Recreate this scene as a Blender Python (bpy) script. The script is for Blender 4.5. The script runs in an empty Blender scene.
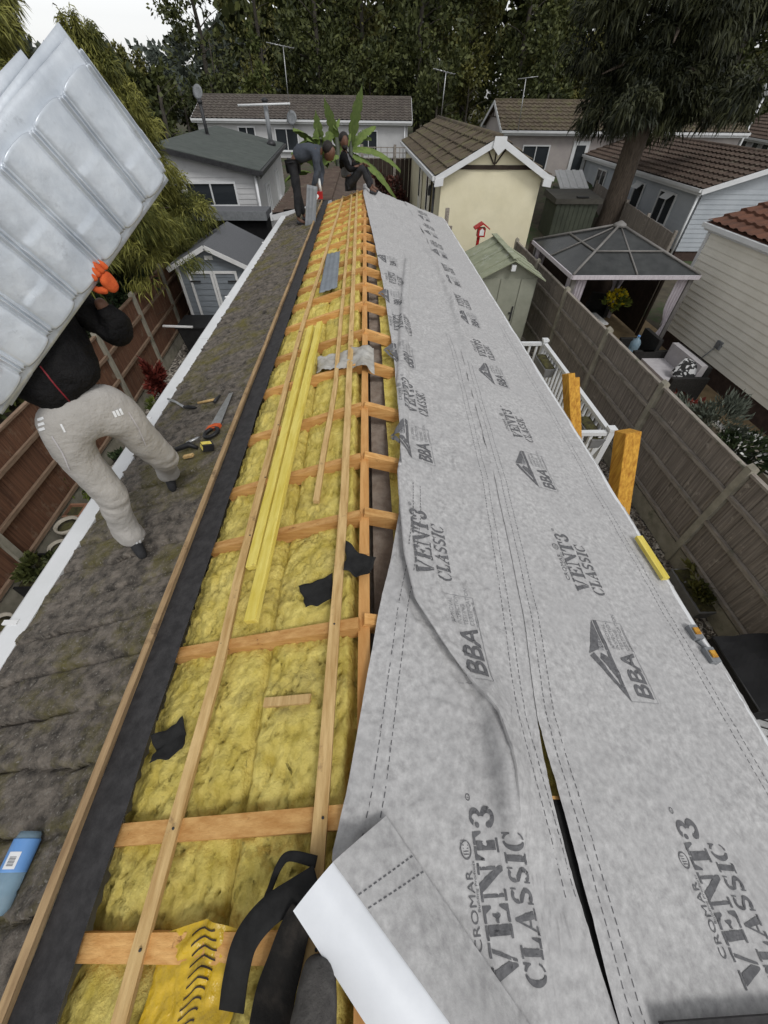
import bpy, bmesh, math, random
from mathutils import Vector, Matrix, Euler, noise as mn
rnd = random.Random(7)
R_ = math.radians
sc = bpy.context.scene
col = sc.collection

# ------------------------------------------------------------------ camera
F, CX, CY, CZ = 385.0, 384.0, 512.0, 4.95
def _basis(vr=(365, 91), vd=(379, 864)):
    Y = Vector((vr[0]-CX, -(vr[1]-CY), -F)).normalized()
    D = Vector((vd[0]-CX, -(vd[1]-CY), -F)); D = (D - Y*(D@Y)).normalized() if False else (D - Y*D.dot(Y)).normalized()
    Z = -D; X = Y.cross(Z)
    return Matrix((X, Y, Z))
RM = _basis()
def ray(px, py): return RM @ Vector((px-CX, -(py-CY), -F))
EYE = Vector((0, 0, CZ))
def at(px, py, z):
    d = ray(px, py); return EYE + d*((z-CZ)/d.z)
def aty(px, py, y):
    d = ray(px, py); return EYE + d*(y/d.y)
def atx(px, py, x):
    d = ray(px, py); return EYE + d*(x/d.x)
cam = bpy.data.cameras.new('camera'); camo = bpy.data.objects.new('camera', cam); col.objects.link(camo)
cam.sensor_fit = 'VERTICAL'; cam.sensor_height = 36; cam.lens = F/1024*36
cam.clip_start = .03; cam.clip_end = 2000
camo.matrix_world = Matrix.Translation(EYE) @ RM.to_4x4()
sc.camera = camo

# ------------------------------------------------------------------ roof frame of the home we stand on
XR, ZR, SL = -.06, 3.35, .31
def rz(x, off=0): return ZR - SL*abs(x-XR) + off
def roof_at(px, py, side=1, off=0):
    d = ray(px, py)
    # z = CZ+t dz = ZR+off - SL*side*(t dx - XR)
    t = (ZR+off-CZ + SL*side*XR)/(d.z + SL*side*d.x)
    return EYE + d*t

# ------------------------------------------------------------------ materials
def _n(nt, t, **kw):
    n = nt.nodes.new(t)
    for k, v in kw.items(): setattr(n, k, v)
    return n
def c4(c): return (c[0], c[1], c[2], 1)
def mat(name, c1, c2=None, scale=6, detail=6, rough=.8, bump=0, bscale=None, stretch=(1, 1, 1), metal=0,
        lo=.35, hi=.65, c3=None, s3=1.5, lo3=.55, hi3=.7, spec=.3, bdist=.01, rand=0, bdetail=5):
    m = bpy.data.materials.new(name); m.use_nodes = True
    nt = m.node_tree; b = nt.nodes['Principled BSDF']
    b.inputs['Roughness'].default_value = rough; b.inputs['Metallic'].default_value = metal
    b.inputs['Specular IOR Level'].default_value = spec
    L = nt.links.new
    tc = _n(nt, 'ShaderNodeTexCoord'); mp = _n(nt, 'ShaderNodeMapping'); mp.inputs['Scale'].default_value = stretch
    L(tc.outputs['Object'], mp.inputs['Vector'])
    out = None
    if c2 is None: b.inputs['Base Color'].default_value = c4(c1)
    else:
        nz = _n(nt, 'ShaderNodeTexNoise'); nz.inputs['Scale'].default_value = scale; nz.inputs['Detail'].default_value = detail
        nz.inputs['Roughness'].default_value = .65
        L(mp.outputs[0], nz.inputs['Vector'])
        rp = _n(nt, 'ShaderNodeValToRGB'); rp.color_ramp.elements[0].position = lo; rp.color_ramp.elements[1].position = hi
        rp.color_ramp.elements[0].color = c4(c1); rp.color_ramp.elements[1].color = c4(c2)
        L(nz.outputs['Fac'], rp.inputs['Fac']); out = rp.outputs['Color']
        if c3 is not None:
            n3 = _n(nt, 'ShaderNodeTexNoise'); n3.inputs['Scale'].default_value = s3; n3.inputs['Detail'].default_value = 7
            n3.inputs['Roughness'].default_value = .7
            L(tc.outputs['Object'], n3.inputs['Vector'])
            r3 = _n(nt, 'ShaderNodeMapRange'); r3.inputs['From Min'].default_value = lo3; r3.inputs['From Max'].default_value = hi3
            L(n3.outputs['Fac'], r3.inputs['Value'])
            mx = _n(nt, 'ShaderNodeMix', data_type='RGBA'); L(r3.outputs[0], mx.inputs['Factor'])
            L(out, mx.inputs[6]); mx.inputs[7].default_value = c4(c3); out = mx.outputs[2]
        if rand:
            oi = _n(nt, 'ShaderNodeObjectInfo'); hs = _n(nt, 'ShaderNodeHueSaturation')
            mr = _n(nt, 'ShaderNodeMapRange'); mr.inputs['To Min'].default_value = 1-rand; mr.inputs['To Max'].default_value = 1+rand
            L(oi.outputs['Random'], mr.inputs['Value']); L(mr.outputs[0], hs.inputs['Value']); L(out, hs.inputs['Color']); out = hs.outputs[0]
        L(out, b.inputs['Base Color'])
    if bump:
        nb = _n(nt, 'ShaderNodeTexNoise'); nb.inputs['Scale'].default_value = bscale or scale*3; nb.inputs['Detail'].default_value = bdetail
        nb.inputs['Roughness'].default_value = .65
        L(mp.outputs[0], nb.inputs['Vector'])
        bp = _n(nt, 'ShaderNodeBump'); bp.inputs['Strength'].default_value = bump; bp.inputs['Distance'].default_value = bdist
        L(nb.outputs['Fac'], bp.inputs['Height']); L(bp.outputs[0], b.inputs['Normal'])
    return m
def gravel_mat(name, scale, c1, c2, c3):
    m = bpy.data.materials.new(name); m.use_nodes = True; nt = m.node_tree; b = nt.nodes['Principled BSDF']; L = nt.links.new
    b.inputs['Roughness'].default_value = .9
    tc = _n(nt, 'ShaderNodeTexCoord'); v = _n(nt, 'ShaderNodeTexVoronoi'); v.inputs['Scale'].default_value = scale
    L(tc.outputs['Object'], v.inputs['Vector'])
    sp = _n(nt, 'ShaderNodeSeparateColor'); L(v.outputs['Color'], sp.inputs[0])
    rp = _n(nt, 'ShaderNodeValToRGB'); e = rp.color_ramp.elements; e[0].color = c4(c1); e[1].color = c4(c3); e[0].position = .1; e[1].position = .95
    k = e.new(.55); k.color = c4(c2); L(sp.outputs[0], rp.inputs['Fac']); L(rp.outputs['Color'], b.inputs['Base Color'])
    bp = _n(nt, 'ShaderNodeBump'); bp.invert = True; bp.inputs['Strength'].default_value = 1; bp.inputs['Distance'].default_value = .03
    L(v.outputs['Distance'], bp.inputs['Height']); L(bp.outputs[0], b.inputs['Normal'])
    return m
def leaf_mat(name, c1, c2, rough=.6):
    m = bpy.data.materials.new(name); m.use_nodes = True; nt = m.node_tree; b = nt.nodes['Principled BSDF']; L = nt.links.new
    b.inputs['Roughness'].default_value = rough; b.inputs['Specular IOR Level'].default_value = .25
    a = _n(nt, 'ShaderNodeVertexColor', layer_name='tint'); sp = _n(nt, 'ShaderNodeSeparateColor'); L(a.outputs[0], sp.inputs[0])
    mx = _n(nt, 'ShaderNodeMix', data_type='RGBA'); L(sp.outputs[0], mx.inputs['Factor'])
    mx.inputs[6].default_value = c4(c1); mx.inputs[7].default_value = c4(c2); L(mx.outputs[2], b.inputs['Base Color'])
    return m
def glass_mat():
    m = bpy.data.materials.new('window_glass'); m.use_nodes = True; b = m.node_tree.nodes['Principled BSDF']
    b.inputs['Base Color'].default_value = (.03, .035, .04, 1); b.inputs['Roughness'].default_value = .08; b.inputs['Specular IOR Level'].default_value = .6
    return m
MT = {}
MT['wood'] = mat('fresh_softwood', (.60, .33, .12), (.46, .22, .065), 3, 6, .75, .25, 14, (9, 1.2, 9), c3=(.26, .12, .045), s3=9, lo3=.66, hi3=.74)
MT['woodx'] = mat('fresh_softwood_crossways', (.68, .40, .15), (.48, .235, .07), 4, 9, .8, .4, 16, (1.2, 9, 9), c3=(.22, .09, .035), s3=16, lo3=.62, hi3=.70, rand=.16)
MT['batten'] = mat('weathered_batten', (.64, .45, .21), (.42, .26, .10), 4, 9, .85, .5, 14, (10, 1, 10), c3=(.14, .08, .04), s3=8, lo3=.6, hi3=.72)
MT['batten_old'] = mat('old_batten', (.42, .29, .155), (.24, .155, .08), 4, 7, .85, .4, 12, (10, 1, 10), c3=(.08, .05, .03), s3=6)
MT['yellow_wood'] = mat('yellow_treated_wood', (.76, .64, .17), (.60, .47, .07), 4, 7, .75, .3, 14, (9, 1, 9), c3=(.42, .29, .06), s3=14, lo3=.64, hi3=.74)
MT['post_wood'] = mat('orange_treated_post', (.66, .36, .05), (.36, .15, .015), 4, 9, .7, .6, 14, (9, 9, .8), c3=(.70, .44, .12), s3=3, lo3=.66, hi3=.8)
MT['insul'] = mat('yellow_mineral_wool', (.80, .67, .21), (.52, .41, .085), 9, 12, 1, .8, 34, c3=(.36, .29, .11), s3=3.2, lo3=.54, hi3=.76, bdist=.03, spec=.03, bdetail=12, lo=.36, hi=.66)
MT['hardboard'] = mat('dusty_ceiling_board', (.20, .16, .13), (.30, .26, .22), 14, 8, 1, .6, 60, spec=.1)
MT['bitumen'] = mat('bitumen_strip', (.022, .021, .022), (.045, .043, .044), 20, 6, .75, .3, 60)
MT['felt_black'] = mat('black_felt', (.010, .010, .010), (.020, .020, .020), 20, 6, .9, .2, 80)
MT['dusty_black'] = mat('dusty_black_felt', (.012, .011, .010), (.05, .042, .035), 14, 9, .95, .5, 50, lo=.45, hi=.8)
MT['white_pvc'] = mat('white_upvc', (.70, .71, .72), (.60, .61, .61), 3, 8, .4, 0, lo=.3, hi=.75)
MT['white_paint'] = mat('white_paint', (.76, .76, .76), (.66, .66, .65), 4, 6, .6, .05, 30)
MT['memb_white'] = mat('membrane_white_side', (.72, .74, .77), (.66, .68, .71), 6, 5, .45, .04, 40)
MT['ink'] = mat('grey_print_ink', (.085, .085, .09), (.17, .17, .175), 60, 6, .9, 0, lo=.3, hi=.8)
MT['ink_light'] = mat('pale_print_ink', (.21, .21, .215), (.29, .29, .295), 60, 6, .9, 0)
MT['concrete'] = mat('weathered_concrete', (.36, .335, .275), (.235, .22, .175), 5, 8, .95, .4, 50, c3=(.10, .11, .07), s3=2, lo3=.58, hi3=.75)
MT['fence_grey'] = mat('grey_fence_boards', (.33, .29, .255), (.12, .103, .09), 2.4, 9, .95, .6, 14, (14, 14, .6), c3=(.42, .38, .335), s3=7, lo3=.58, hi3=.72, lo=.32, hi=.68)
MT['rail_grey'] = mat('grey_fence_rail', (.34, .305, .265), (.19, .167, .145), 4, 8, .95, .4, 14, (6, 1, 6), c3=(.10, .11, .07), s3=3)
MT['fence_red'] = mat('red_brown_fence_boards', (.21, .105, .062), (.085, .042, .027), 2.4, 9, .95, .6, 14, (14, 14, .6), c3=(.25, .18, .125), s3=5, lo3=.56, hi3=.74, lo=.32, hi=.68)
MT['rail_red'] = mat('brown_fence_rail', (.26, .18, .125), (.16, .105, .07), 4, 8, .95, .4, 14, (6, 1, 6))
MT['gravel'] = gravel_mat('mixed_gravel', 22, (.05, .045, .04), (.20, .17, .14), (.50, .46, .40))
MT['white_stone'] = gravel_mat('white_stones', 16, (.25, .25, .24), (.55, .54, .52), (.8, .79, .77))
MT['earth'] = mat('dark_ground', (.055, .048, .036), (.10, .085, .06), 3, 8, 1, .6, 20, c3=(.05, .075, .03), s3=.7, lo3=.5, hi3=.6)
MT['sand_path'] = mat('sandy_path', (.34, .25, .14), (.22, .16, .09), 3, 9, 1, .5, 60)
MT['glass'] = glass_mat()
MT['metal_tile'] = mat('galvanised_tile', (.63, .67, .715), (.45, .49, .54), 6, 12, .30, .16, 22, c3=(.40, .43, .47), s3=11, lo3=.60, hi3=.72, metal=.35, spec=.5)
MT['black_plastic'] = mat('black_plastic', (.012, .012, .013), (.022, .022, .023), 8, 4, .5, .1, 60)
MT['tarp_void_black'] = mat('black_tarp_and_void', (.008, .008, .009), (.012, .012, .013), 4, 4, .8, .4, 8)  # box cover, and the shade painted under the flat carport roof
MT['skin_dark'] = mat('dark_skin', (.14, .07, .045), (.10, .05, .03), 20, 4, .5)
MT['hair'] = mat('black_hair', (.012, .010, .009), (.022, .018, .016), 60, 4, .6, .6, 200)
MT['trouser'] = mat('grey_jogger_fabric', (.41, .39, .365), (.34, .325, .305), 5, 9, .95, .7, 5, bdist=.04, spec=.1)
MT['jacket'] = mat('black_jacket_fabric', (.004, .004, .0045), (.011, .0105, .011), 6, 7, .75, 1, 9, bdist=.04, spec=.12)
MT['navy'] = mat('slate_hoodie_fabric', (.045, .052, .066), (.065, .073, .088), 6, 7, .95, .6, 10, bdist=.03)
MT['dark_cloth'] = mat('charcoal_work_fabric', (.013, .013, .015), (.03, .03, .032), 6, 7, .9, .6, 10, bdist=.03)
MT['grey_cloth'] = mat('grey_fleece_fabric', (.085, .085, .09), (.14, .14, .145), 6, 7, .95, .6, 10, bdist=.03)
MT['orange'] = mat('orange_knit_glove', (.62, .12, .03), (.45, .07, .02), 30, 5, .9, .4, 120)
MT['red'] = mat('red_plastic', (.45, .02, .02), (.33, .015, .015), 10, 4, .45)
MT['dark_red'] = mat('dark_red_tape', (.22, .012, .02), (.15, .01, .015), 10, 4, .6)
MT['boot'] = mat('scuffed_boot', (.045, .042, .04), (.085, .08, .075), 26, 8, .9, .8, 60)
MT['steel'] = mat('bare_steel', (.50, .51, .52), (.36, .36, .36), 20, 6, .35, .1, 80, metal=.7)
MT['dark_metal'] = mat('dark_metal', (.03, .03, .032), (.055, .055, .058), 12, 5, .5, .1, 60, metal=.3)
MT['grey_metal'] = mat('grey_metal', (.24, .25, .26), (.18, .19, .2), 12, 5, .5)
MT['bark'] = mat('reddish_bark', (.17, .135, .105), (.075, .058, .046), 5, 9, 1, 1, 12, (5, 5, .8), bdist=.05)
MT['tint_glass'] = mat('smoked_roof_panel', (.022, .024, .024), (.045, .047, .046), 3, 6, .22, .05, 20, spec=.5)
MT['tint_glass'].node_tree.nodes['Principled BSDF'].inputs['Specular IOR Level'].default_value = .28
MT['bronze'] = mat('brown_grey_frame', (.20, .19, .18), (.15, .14, .13), 8, 4, .5)
MT['curtain'] = mat('pink_white_curtain', (.58, .54, .57), (.46, .42, .45), 5, 5, .9, .5, 14, (6, 6, 1))
MT['cushion'] = mat('light_grey_cushion', (.50, .48, .49), (.43, .41, .42), 8, 5, .95, .3, 20)
MT['patterned'] = mat('black_white_pattern', (.03, .03, .03), (.62, .62, .62), 9, 2, .9, lo=.48, hi=.52)
MT['rattan'] = mat('black_rattan', (.012, .012, .012), (.03, .028, .026), 30, 3, .7, .6, 60)
MT['bottle'] = mat('clear_blue_plastic', (.45, .60, .70), (.32, .48, .60), 8, 4, .15, .1, 20, spec=.6)
_p = MT['bottle'].node_tree.nodes['Principled BSDF']; _p.inputs['Transmission Weight'].default_value = .55; _p.inputs['IOR'].default_value = 1.2
MT['label_blue'] = mat('blue_label', (.10, .24, .52), (.14, .30, .60), 8, 3, .5)
MT['white_card'] = mat('white_label', (.75, .76, .77), (.68, .69, .7), 10, 3, .6)
MT['bag_yellow'] = mat('yellow_wrap_plastic', (.66, .43, .02), (.50, .33, .02), 5, 5, .3, .6, 8, bdist=.03, spec=.5)
MT['clear_film'] = mat('milky_film', (.48, .47, .44), (.33, .31, .27), 5, 6, .3, .6, 8, bdist=.03, spec=.5)
MT['terracotta'] = mat('terracotta', (.30, .15, .09), (.20, .11, .07), 6, 6, .9, .2, 40)
MT['stone_pot'] = mat('pale_stone_pot', (.42, .39, .33), (.30, .27, .22), 6, 7, .9, .3, 40)
MT['grey_pot'] = mat('grey_planter', (.22, .22, .22), (.16, .16, .16), 6, 6, .8, .1, 30)
MT['soil'] = mat('mossy_soil', (.09, .085, .03), (.035, .03, .02), 14, 6, 1, .8, 40)
MT['cream'] = mat('cream_render', (.80, .74, .54), (.72, .66, .46), 1.2, 7, .9, .12, 60, c3=(.66, .61, .43), s3=.8, lo3=.5, hi3=.75)
MT['cream_board'] = mat('cream_cladding', (.82, .79, .70), (.74, .71, .62), 1.5, 6, .7, .05, 30)
MT['white_wall'] = mat('off_white_wall', (.56, .56, .56), (.47, .47, .475), 1.2, 6, .85, .05, 30)
MT['pinkish_wall'] = mat('pale_pink_wall', (.42, .38, .36), (.34, .31, .30), 1.2, 6, .85, .05, 30)
MT['blue_wall'] = mat('pale_blue_cladding', (.44, .47, .50), (.37, .40, .43), 1.5, 6, .7, .05, 30)
MT['dark_trim'] = mat('dark_brown_trim', (.03, .02, .015), (.05, .035, .025), 6, 4, .7)
MT['brick_dark'] = mat('dark_brick_skirt', (.045, .03, .026), (.075, .05, .04), 10, 6, .95, .4, 40)
MT['tile_brown'] = mat('brown_concrete_tiles', (.105, .075, .058), (.065, .046, .037), 2.5, 8, .9, .3, 40, c3=(.16, .145, .11), s3=3, lo3=.55, hi3=.75)
MT['tile_grey'] = mat('grey_brown_tiles', (.115, .098, .085), (.075, .064, .056), 2.5, 8, .9, .3, 40, c3=(.15, .14, .11), s3=2, lo3=.55, hi3=.75)
MT['tile_moss'] = mat('mossy_brown_tiles', (.125, .10, .07), (.075, .058, .042), 2.5, 8, .9, .3, 40, c3=(.13, .125, .06), s3=2, lo3=.5, hi3=.7)
MT['tile_red'] = mat('red_brown_tiles', (.145, .064, .040), (.085, .042, .029), 2.5, 8, .9, .3, 40, c3=(.10, .06, .045), s3=4, lo3=.55, hi3=.75)
MT['felt_green'] = mat('grey_green_roof_felt', (.088, .10, .092), (.062, .072, .066), 3, 8, .95, .3, 80, c3=(.12, .13, .115), s3=1, lo3=.55, hi3=.8)
MT['felt_grey'] = mat('speckled_grey_felt', (.15, .155, .165), (.09, .093, .10), 60, 8, .95, .4, 120)
MT['shed_grey'] = mat('slate_grey_shed_boards', (.22, .245, .27), (.17, .19, .212), 4, 6, .8, .1, 30, (1, 1, 6))
MT['shed_green'] = mat('sage_plastic_shed', (.31, .315, .255), (.25, .258, .205), 3, 7, .7, .1, 30)
MT['shed_roof'] = mat('algae_shed_roof', (.33, .35, .25), (.23, .25, .17), 3, 8, .8, .2, 40, c3=(.40, .42, .36), s3=4)
MT['store_green'] = mat('dark_olive_store', (.085, .095, .07), (.06, .068, .05), 3, 7, .6, .1, 30)
MT['store_lid'] = mat('brown_store_lid', (.085, .08, .065), (.06, .055, .045), 5, 6, .6, .1, 30)
MT['wicker'] = mat('black_iron', (.01, .01, .01))
MT['hair_bulb'] = MT['hair']

MT['bark_dark'] = mat('dark_grey_bark', (.045, .040, .033), (.085, .075, .062), 5, 8, 1, .8, 12, (5, 5, .8))
# mossy old roof covering
def moss_mat():
    m = mat('mossy_felt_shingles', (.042, .037, .032), (.195, .168, .140), 15, 12, .95, 1, 60, (1, 1, 1), c3=(.120, .104, .022), s3=2.3, lo3=.48, hi3=.68, bdist=.012, bdetail=9)
    nt = m.node_tree; b = nt.nodes['Principled BSDF']; L = nt.links.new
    src = b.inputs['Base Color'].links[0].from_socket
    tc = _n(nt, 'ShaderNodeTexCoord')
    n = _n(nt, 'ShaderNodeTexNoise'); n.inputs['Scale'].default_value = 75; n.inputs['Detail'].default_value = 3
    L(tc.outputs['Object'], n.inputs['Vector'])
    r = _n(nt, 'ShaderNodeMapRange'); r.inputs['From Min'].default_value = .60; r.inputs['From Max'].default_value = .70
    L(n.outputs['Fac'], r.inputs['Value'])
    mx = _n(nt, 'ShaderNodeMix', data_type='RGBA'); L(r.outputs[0], mx.inputs['Factor']); L(src, mx.inputs[6]); mx.inputs[7].default_value = (.20, .185, .16, 1)
    L(mx.outputs[2], b.inputs['Base Color'])
    return m
MT['moss'] = moss_mat()
def memb_mat():
    m = mat('grey_fleece_membrane', (.315, .31, .31), (.51, .505, .50), 34, 10, .95, .3, 120, c3=(.375, .37, .37), s3=2.6, lo3=.42, hi3=.80, spec=.1, bdist=.004, lo=.34, hi=.68)
    return m
MT['memb'] = memb_mat()
for nm, a, b in (('leaf_dark', (0.0234, 0.0312, 0.0104), (0.0910, 0.1014, 0.0286)), ('leaf_broad', (0.0405, 0.0459, 0.0121), (0.1688, 0.1593, 0.0405)),
                 ('leaf_conifer', (.050, .060, .014), (.27, .26, .060)), ('leaf_conifer_dark', (0.0130, 0.0208, 0.0117), (0.0546, 0.0715, 0.0286)),
                 ('leaf_conifer_mid', (.028, .038, .012), (.135, .145, .042)), ('leaf_big', (0.0117, 0.0156, 0.0091), (0.0598, 0.0637, 0.0247)), ('leaf_hill', (.055, .068, .055), (.085, .098, .078)),
                 ('leaf_lime', (.04, .055, .015), (.12, .13, .035)), ('leaf_laurel', (0.0156, 0.0286, 0.0130), (0.0780, 0.1105, 0.0455)), ('leaf_silver', (.05, .06, .045), (.16, .18, .14)),
                 ('leaf_red', (.07, .014, .010), (.20, .035, .025)), ('leaf_bright', (.05, .08, .012), (.20, .24, .05)),
                 ('leaf_redbrown', (.04, .015, .012), (.13, .045, .03)), ('petal_white', (.5, .5, .48), (.8, .8, .78)), ('petal_yellow', (.55, .42, .01), (.75, .62, .03)),
                 ('banana', (.055, .095, .022), (.19, .25, .065))):
    MT[nm] = leaf_mat(nm, a, b)

# ------------------------------------------------------------------ object helpers
BASE = {}
def tag(o, label=None, cat=None, group=None, kind=None):
    if label: o['label'] = label
    if cat: o['category'] = cat
    if group: o['group'] = group
    if kind: o['kind'] = kind
    return o
def thing(name, label, cat, loc=(0, 0, 0), group=None):
    o = bpy.data.objects.new(name, None); col.objects.link(o); o.location = loc; o.empty_display_size = .1
    BASE[o.name] = Vector(loc); return tag(o, label, cat, group)
def link_mesh(name, me, mats, parent=None, origin=None, smooth=False):
    o = bpy.data.objects.new(name, me); col.objects.link(o)
    for m in (mats if isinstance(mats, (list, tuple)) else [mats]): me.materials.append(m)
    if parent is not None:
        b = BASE[parent.name]; o.parent = parent; BASE[o.name] = b
        me.transform(Matrix.Translation(-b))
    else:
        b = Vector(origin) if origin is not None else Vector((0, 0, 0))
        o.location = b; BASE[o.name] = b; me.transform(Matrix.Translation(-b))
    if smooth:
        for p in me.polygons: p.use_smooth = True
    return o
class MB:
    def __init__(s): s.bm = bmesh.new(); s.mi = 0
    def face(s, pts):
        f = s.bm.faces.new([s.bm.verts.new(p) for p in pts]); f.material_index = s.mi; return f
    def hexa(s, p):  # 8 corners: bottom 4 ccw, top 4
        v = [s.bm.verts.new(q) for q in p]
        for i in ((3, 2, 1, 0), (4, 5, 6, 7), (0, 1, 5, 4), (1, 2, 6, 5), (2, 3, 7, 6), (3, 0, 4, 7)):
            f = s.bm.faces.new([v[k] for k in i]); f.material_index = s.mi
        return s
    def box(s, lo, hi):
        x0, y0, z0 = lo; x1, y1, z1 = hi
        return s.hexa([(x0, y0, z0), (x1, y0, z0), (x1, y1, z0), (x0, y1, z0), (x0, y0, z1), (x1, y0, z1), (x1, y1, z1), (x0, y1, z1)])
    def cbox(s, c, d, rot=0):
        M = Matrix.Translation(c) @ Matrix.Rotation(rot, 4, 'Z'); a, b, h = d[0]/2, d[1]/2, d[2]/2
        return s.hexa([M @ Vector(q) for q in ((-a, -b, -h), (a, -b, -h), (a, b, -h), (-a, b, -h), (-a, -b, h), (a, -b, h), (a, b, h), (-a, b, h))])
    def beam(s, p0, p1, w, h, up=(0, 0, 1), ext=0):
        p0, p1 = Vector(p0), Vector(p1); d = (p1-p0).normalized(); p0 = p0-d*ext; p1 = p1+d*ext
        sd = d.cross(Vector(up)).normalized(); u = sd.cross(d).normalized(); a, b = sd*(w/2), u*(h/2)
        return s.hexa([p0-a-b, p0+a-b, p1+a-b, p1-a-b, p0-a+b, p0+a+b, p1+a+b, p1-a+b])
    def tube(s, pts, rad, n=8, cap=True):
        pts = [Vector(p) for p in pts]; rings = []
        for i, p in enumerate(pts):
            d = (pts[min(i+1, len(pts)-1)]-pts[max(i-1, 0)]).normalized()
            a = d.cross(Vector((0, 0, 1)) if abs(d.z) < .9 else Vector((1, 0, 0))).normalized(); b = d.cross(a)
            r = rad[i] if isinstance(rad, (list, tuple)) else rad
            rings.append([s.bm.verts.new(p+a*math.cos(t)*r+b*math.sin(t)*r) for t in [2*math.pi*k/n for k in range(n)]])
        for A, B in zip(rings, rings[1:]):
            for k in range(n):
                f = s.bm.faces.new([A[k], A[(k+1) % n], B[(k+1) % n], B[k]]); f.material_index = s.mi; f.smooth = True
        if cap:
            for r in (rings[0], rings[-1]):
                try: f = s.bm.faces.new(r); f.material_index = s.mi
                except ValueError: pass
        return s
    def lathe(s, c, prof, n=20, ax=None):
        M = Matrix.Translation(c) @ (ax if ax is not None else Matrix.Identity(4)); rings = []
        for r, z in prof: rings.append([s.bm.verts.new(M @ Vector((r*math.cos(2*math.pi*k/n), r*math.sin(2*math.pi*k/n), z))) for k in range(n)])
        for A, B in zip(rings, rings[1:]):
            for k in range(n):
                f = s.bm.faces.new([A[k], A[(k+1) % n], B[(k+1) % n], B[k]]); f.material_index = s.mi; f.smooth = True
        for r in (rings[0], rings[-1]):
            f = s.bm.faces.new(r); f.material_index = s.mi
        return s
    def prism(s, poly, vec):
        a = [s.bm.verts.new(p) for p in poly]; b = [s.bm.verts.new(Vector(p)+Vector(vec)) for p in poly]; n = len(a)
        for f in (a[::-1], b): s.bm.faces.new(f).material_index = s.mi
        for k in range(n): s.bm.faces.new([a[k], a[(k+1) % n], b[(k+1) % n], b[k]]).material_index = s.mi
        return s
    def ball(s, c, r, sub=2, sc3=(1, 1, 1), rot=None):
        M = Matrix.Translation(c) @ (rot.to_4x4() if rot is not None else Matrix.Identity(4)) @ Matrix.Diagonal((*sc3, 1))
        g = bmesh.ops.create_icosphere(s.bm, subdivisions=sub, radius=r, matrix=M)
        for v in g['verts']:
            for f in v.link_faces: f.material_index = s.mi; f.smooth = True
        return s
    def grid(s, fn, nu, nv, smooth=True):
        vs = [[s.bm.verts.new(fn(i/nu, j/nv)) for j in range(nv+1)] for i in range(nu+1)]
        for i in range(nu):
            for j in range(nv):
                f = s.bm.faces.new([vs[i][j], vs[i+1][j], vs[i+1][j+1], vs[i][j+1]]); f.smooth = smooth; f.material_index = s.mi
        return s
    def build(s, name, m, parent=None, origin=None, bevel=0, thick=0, flip=False):
        if bevel: bmesh.ops.bevel(s.bm, geom=[e for e in s.bm.edges if e.is_manifold and e.calc_face_angle(0) > .6], offset=bevel, segments=2, affect='EDGES', profile=.5)
        bmesh.ops.recalc_face_normals(s.bm, faces=s.bm.faces)
        if thick:
            s.bm.normal_update(); vs = s.bm.verts[:]; fs = s.bm.faces[:]; bd = [e for e in s.bm.edges if e.is_boundary]
            tw = {v: s.bm.verts.new(v.co-v.normal*thick) for v in vs}
            for e in bd:
                l = e.link_loops[0]; a, c = l.vert, l.link_loop_next.vert; s.bm.faces.new([c, a, tw[a], tw[c]])
            for f in fs: g = s.bm.faces.new([tw[v] for v in reversed(f.verts)]); g.smooth = f.smooth; g.material_index = f.material_index
        me = bpy.data.meshes.new(name); s.bm.to_mesh(me); s.bm.free()
        return link_mesh(name, me, m, parent, origin)
def nz(x, y, z=0): return mn.noise(Vector((x, y, z)))
def fbm(x, y, z=0, o=4): return mn.fractal(Vector((x, y, z)), 1.0, 2.0, o)
def lerp(a, b, t): return a+(b-a)*t
def interp(tab, y):
    if y <= tab[0][0]: return tab[0][1]
    for (a, va), (b, vb) in zip(tab, tab[1:]):
        if y <= b: return lerp(va, vb, (y-a)/(b-a))
    return tab[-1][1]
def sm(a, b, x):
    t = max(0, min(1, (x-a)/(b-a))); return t*t*(3-2*t)
def copy_tree(o, parent=None):
    c = o.copy(); col.objects.link(c)
    if parent is not None: c.parent = parent
    for ch in list(o.children): copy_tree(ch, c)
    return c

# ------------------------------------------------------------------ light and sky
w = bpy.data.worlds.new('World'); sc.world = w; w.use_nodes = True
nt = w.node_tree; bg = nt.nodes['Background']
sky = nt.nodes.new('ShaderNodeTexSky'); sky.sky_type = 'NISHITA'; sky.sun_disc = False
SUN_EL, SUN_AZ = R_(54), R_(150)
sky.sun_elevation = SUN_EL; sky.sun_rotation = SUN_AZ; sky.air_density = 1.0; sky.dust_density = 1.2; sky.ozone_density = 1
hs = nt.nodes.new('ShaderNodeHueSaturation'); hs.inputs['Saturation'].default_value = .08
nt.links.new(sky.outputs[0], hs.inputs['Color']); nt.links.new(hs.outputs[0], bg.inputs['Color']); bg.inputs['Strength'].default_value = .145
ld = bpy.data.lights.new('sun', 'SUN'); ld.energy = 1.05; ld.angle = R_(16); ld.color = (1, .985, .96)
lo = bpy.data.objects.new('sun', ld); col.objects.link(lo); lo.rotation_euler = (R_(90)-SUN_EL, 0, -SUN_AZ+R_(180))
sc.view_settings.view_transform = 'Standard'; sc.view_settings.look = 'None'; sc.view_settings.exposure = .18; sc.view_settings.gamma = 1

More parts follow.
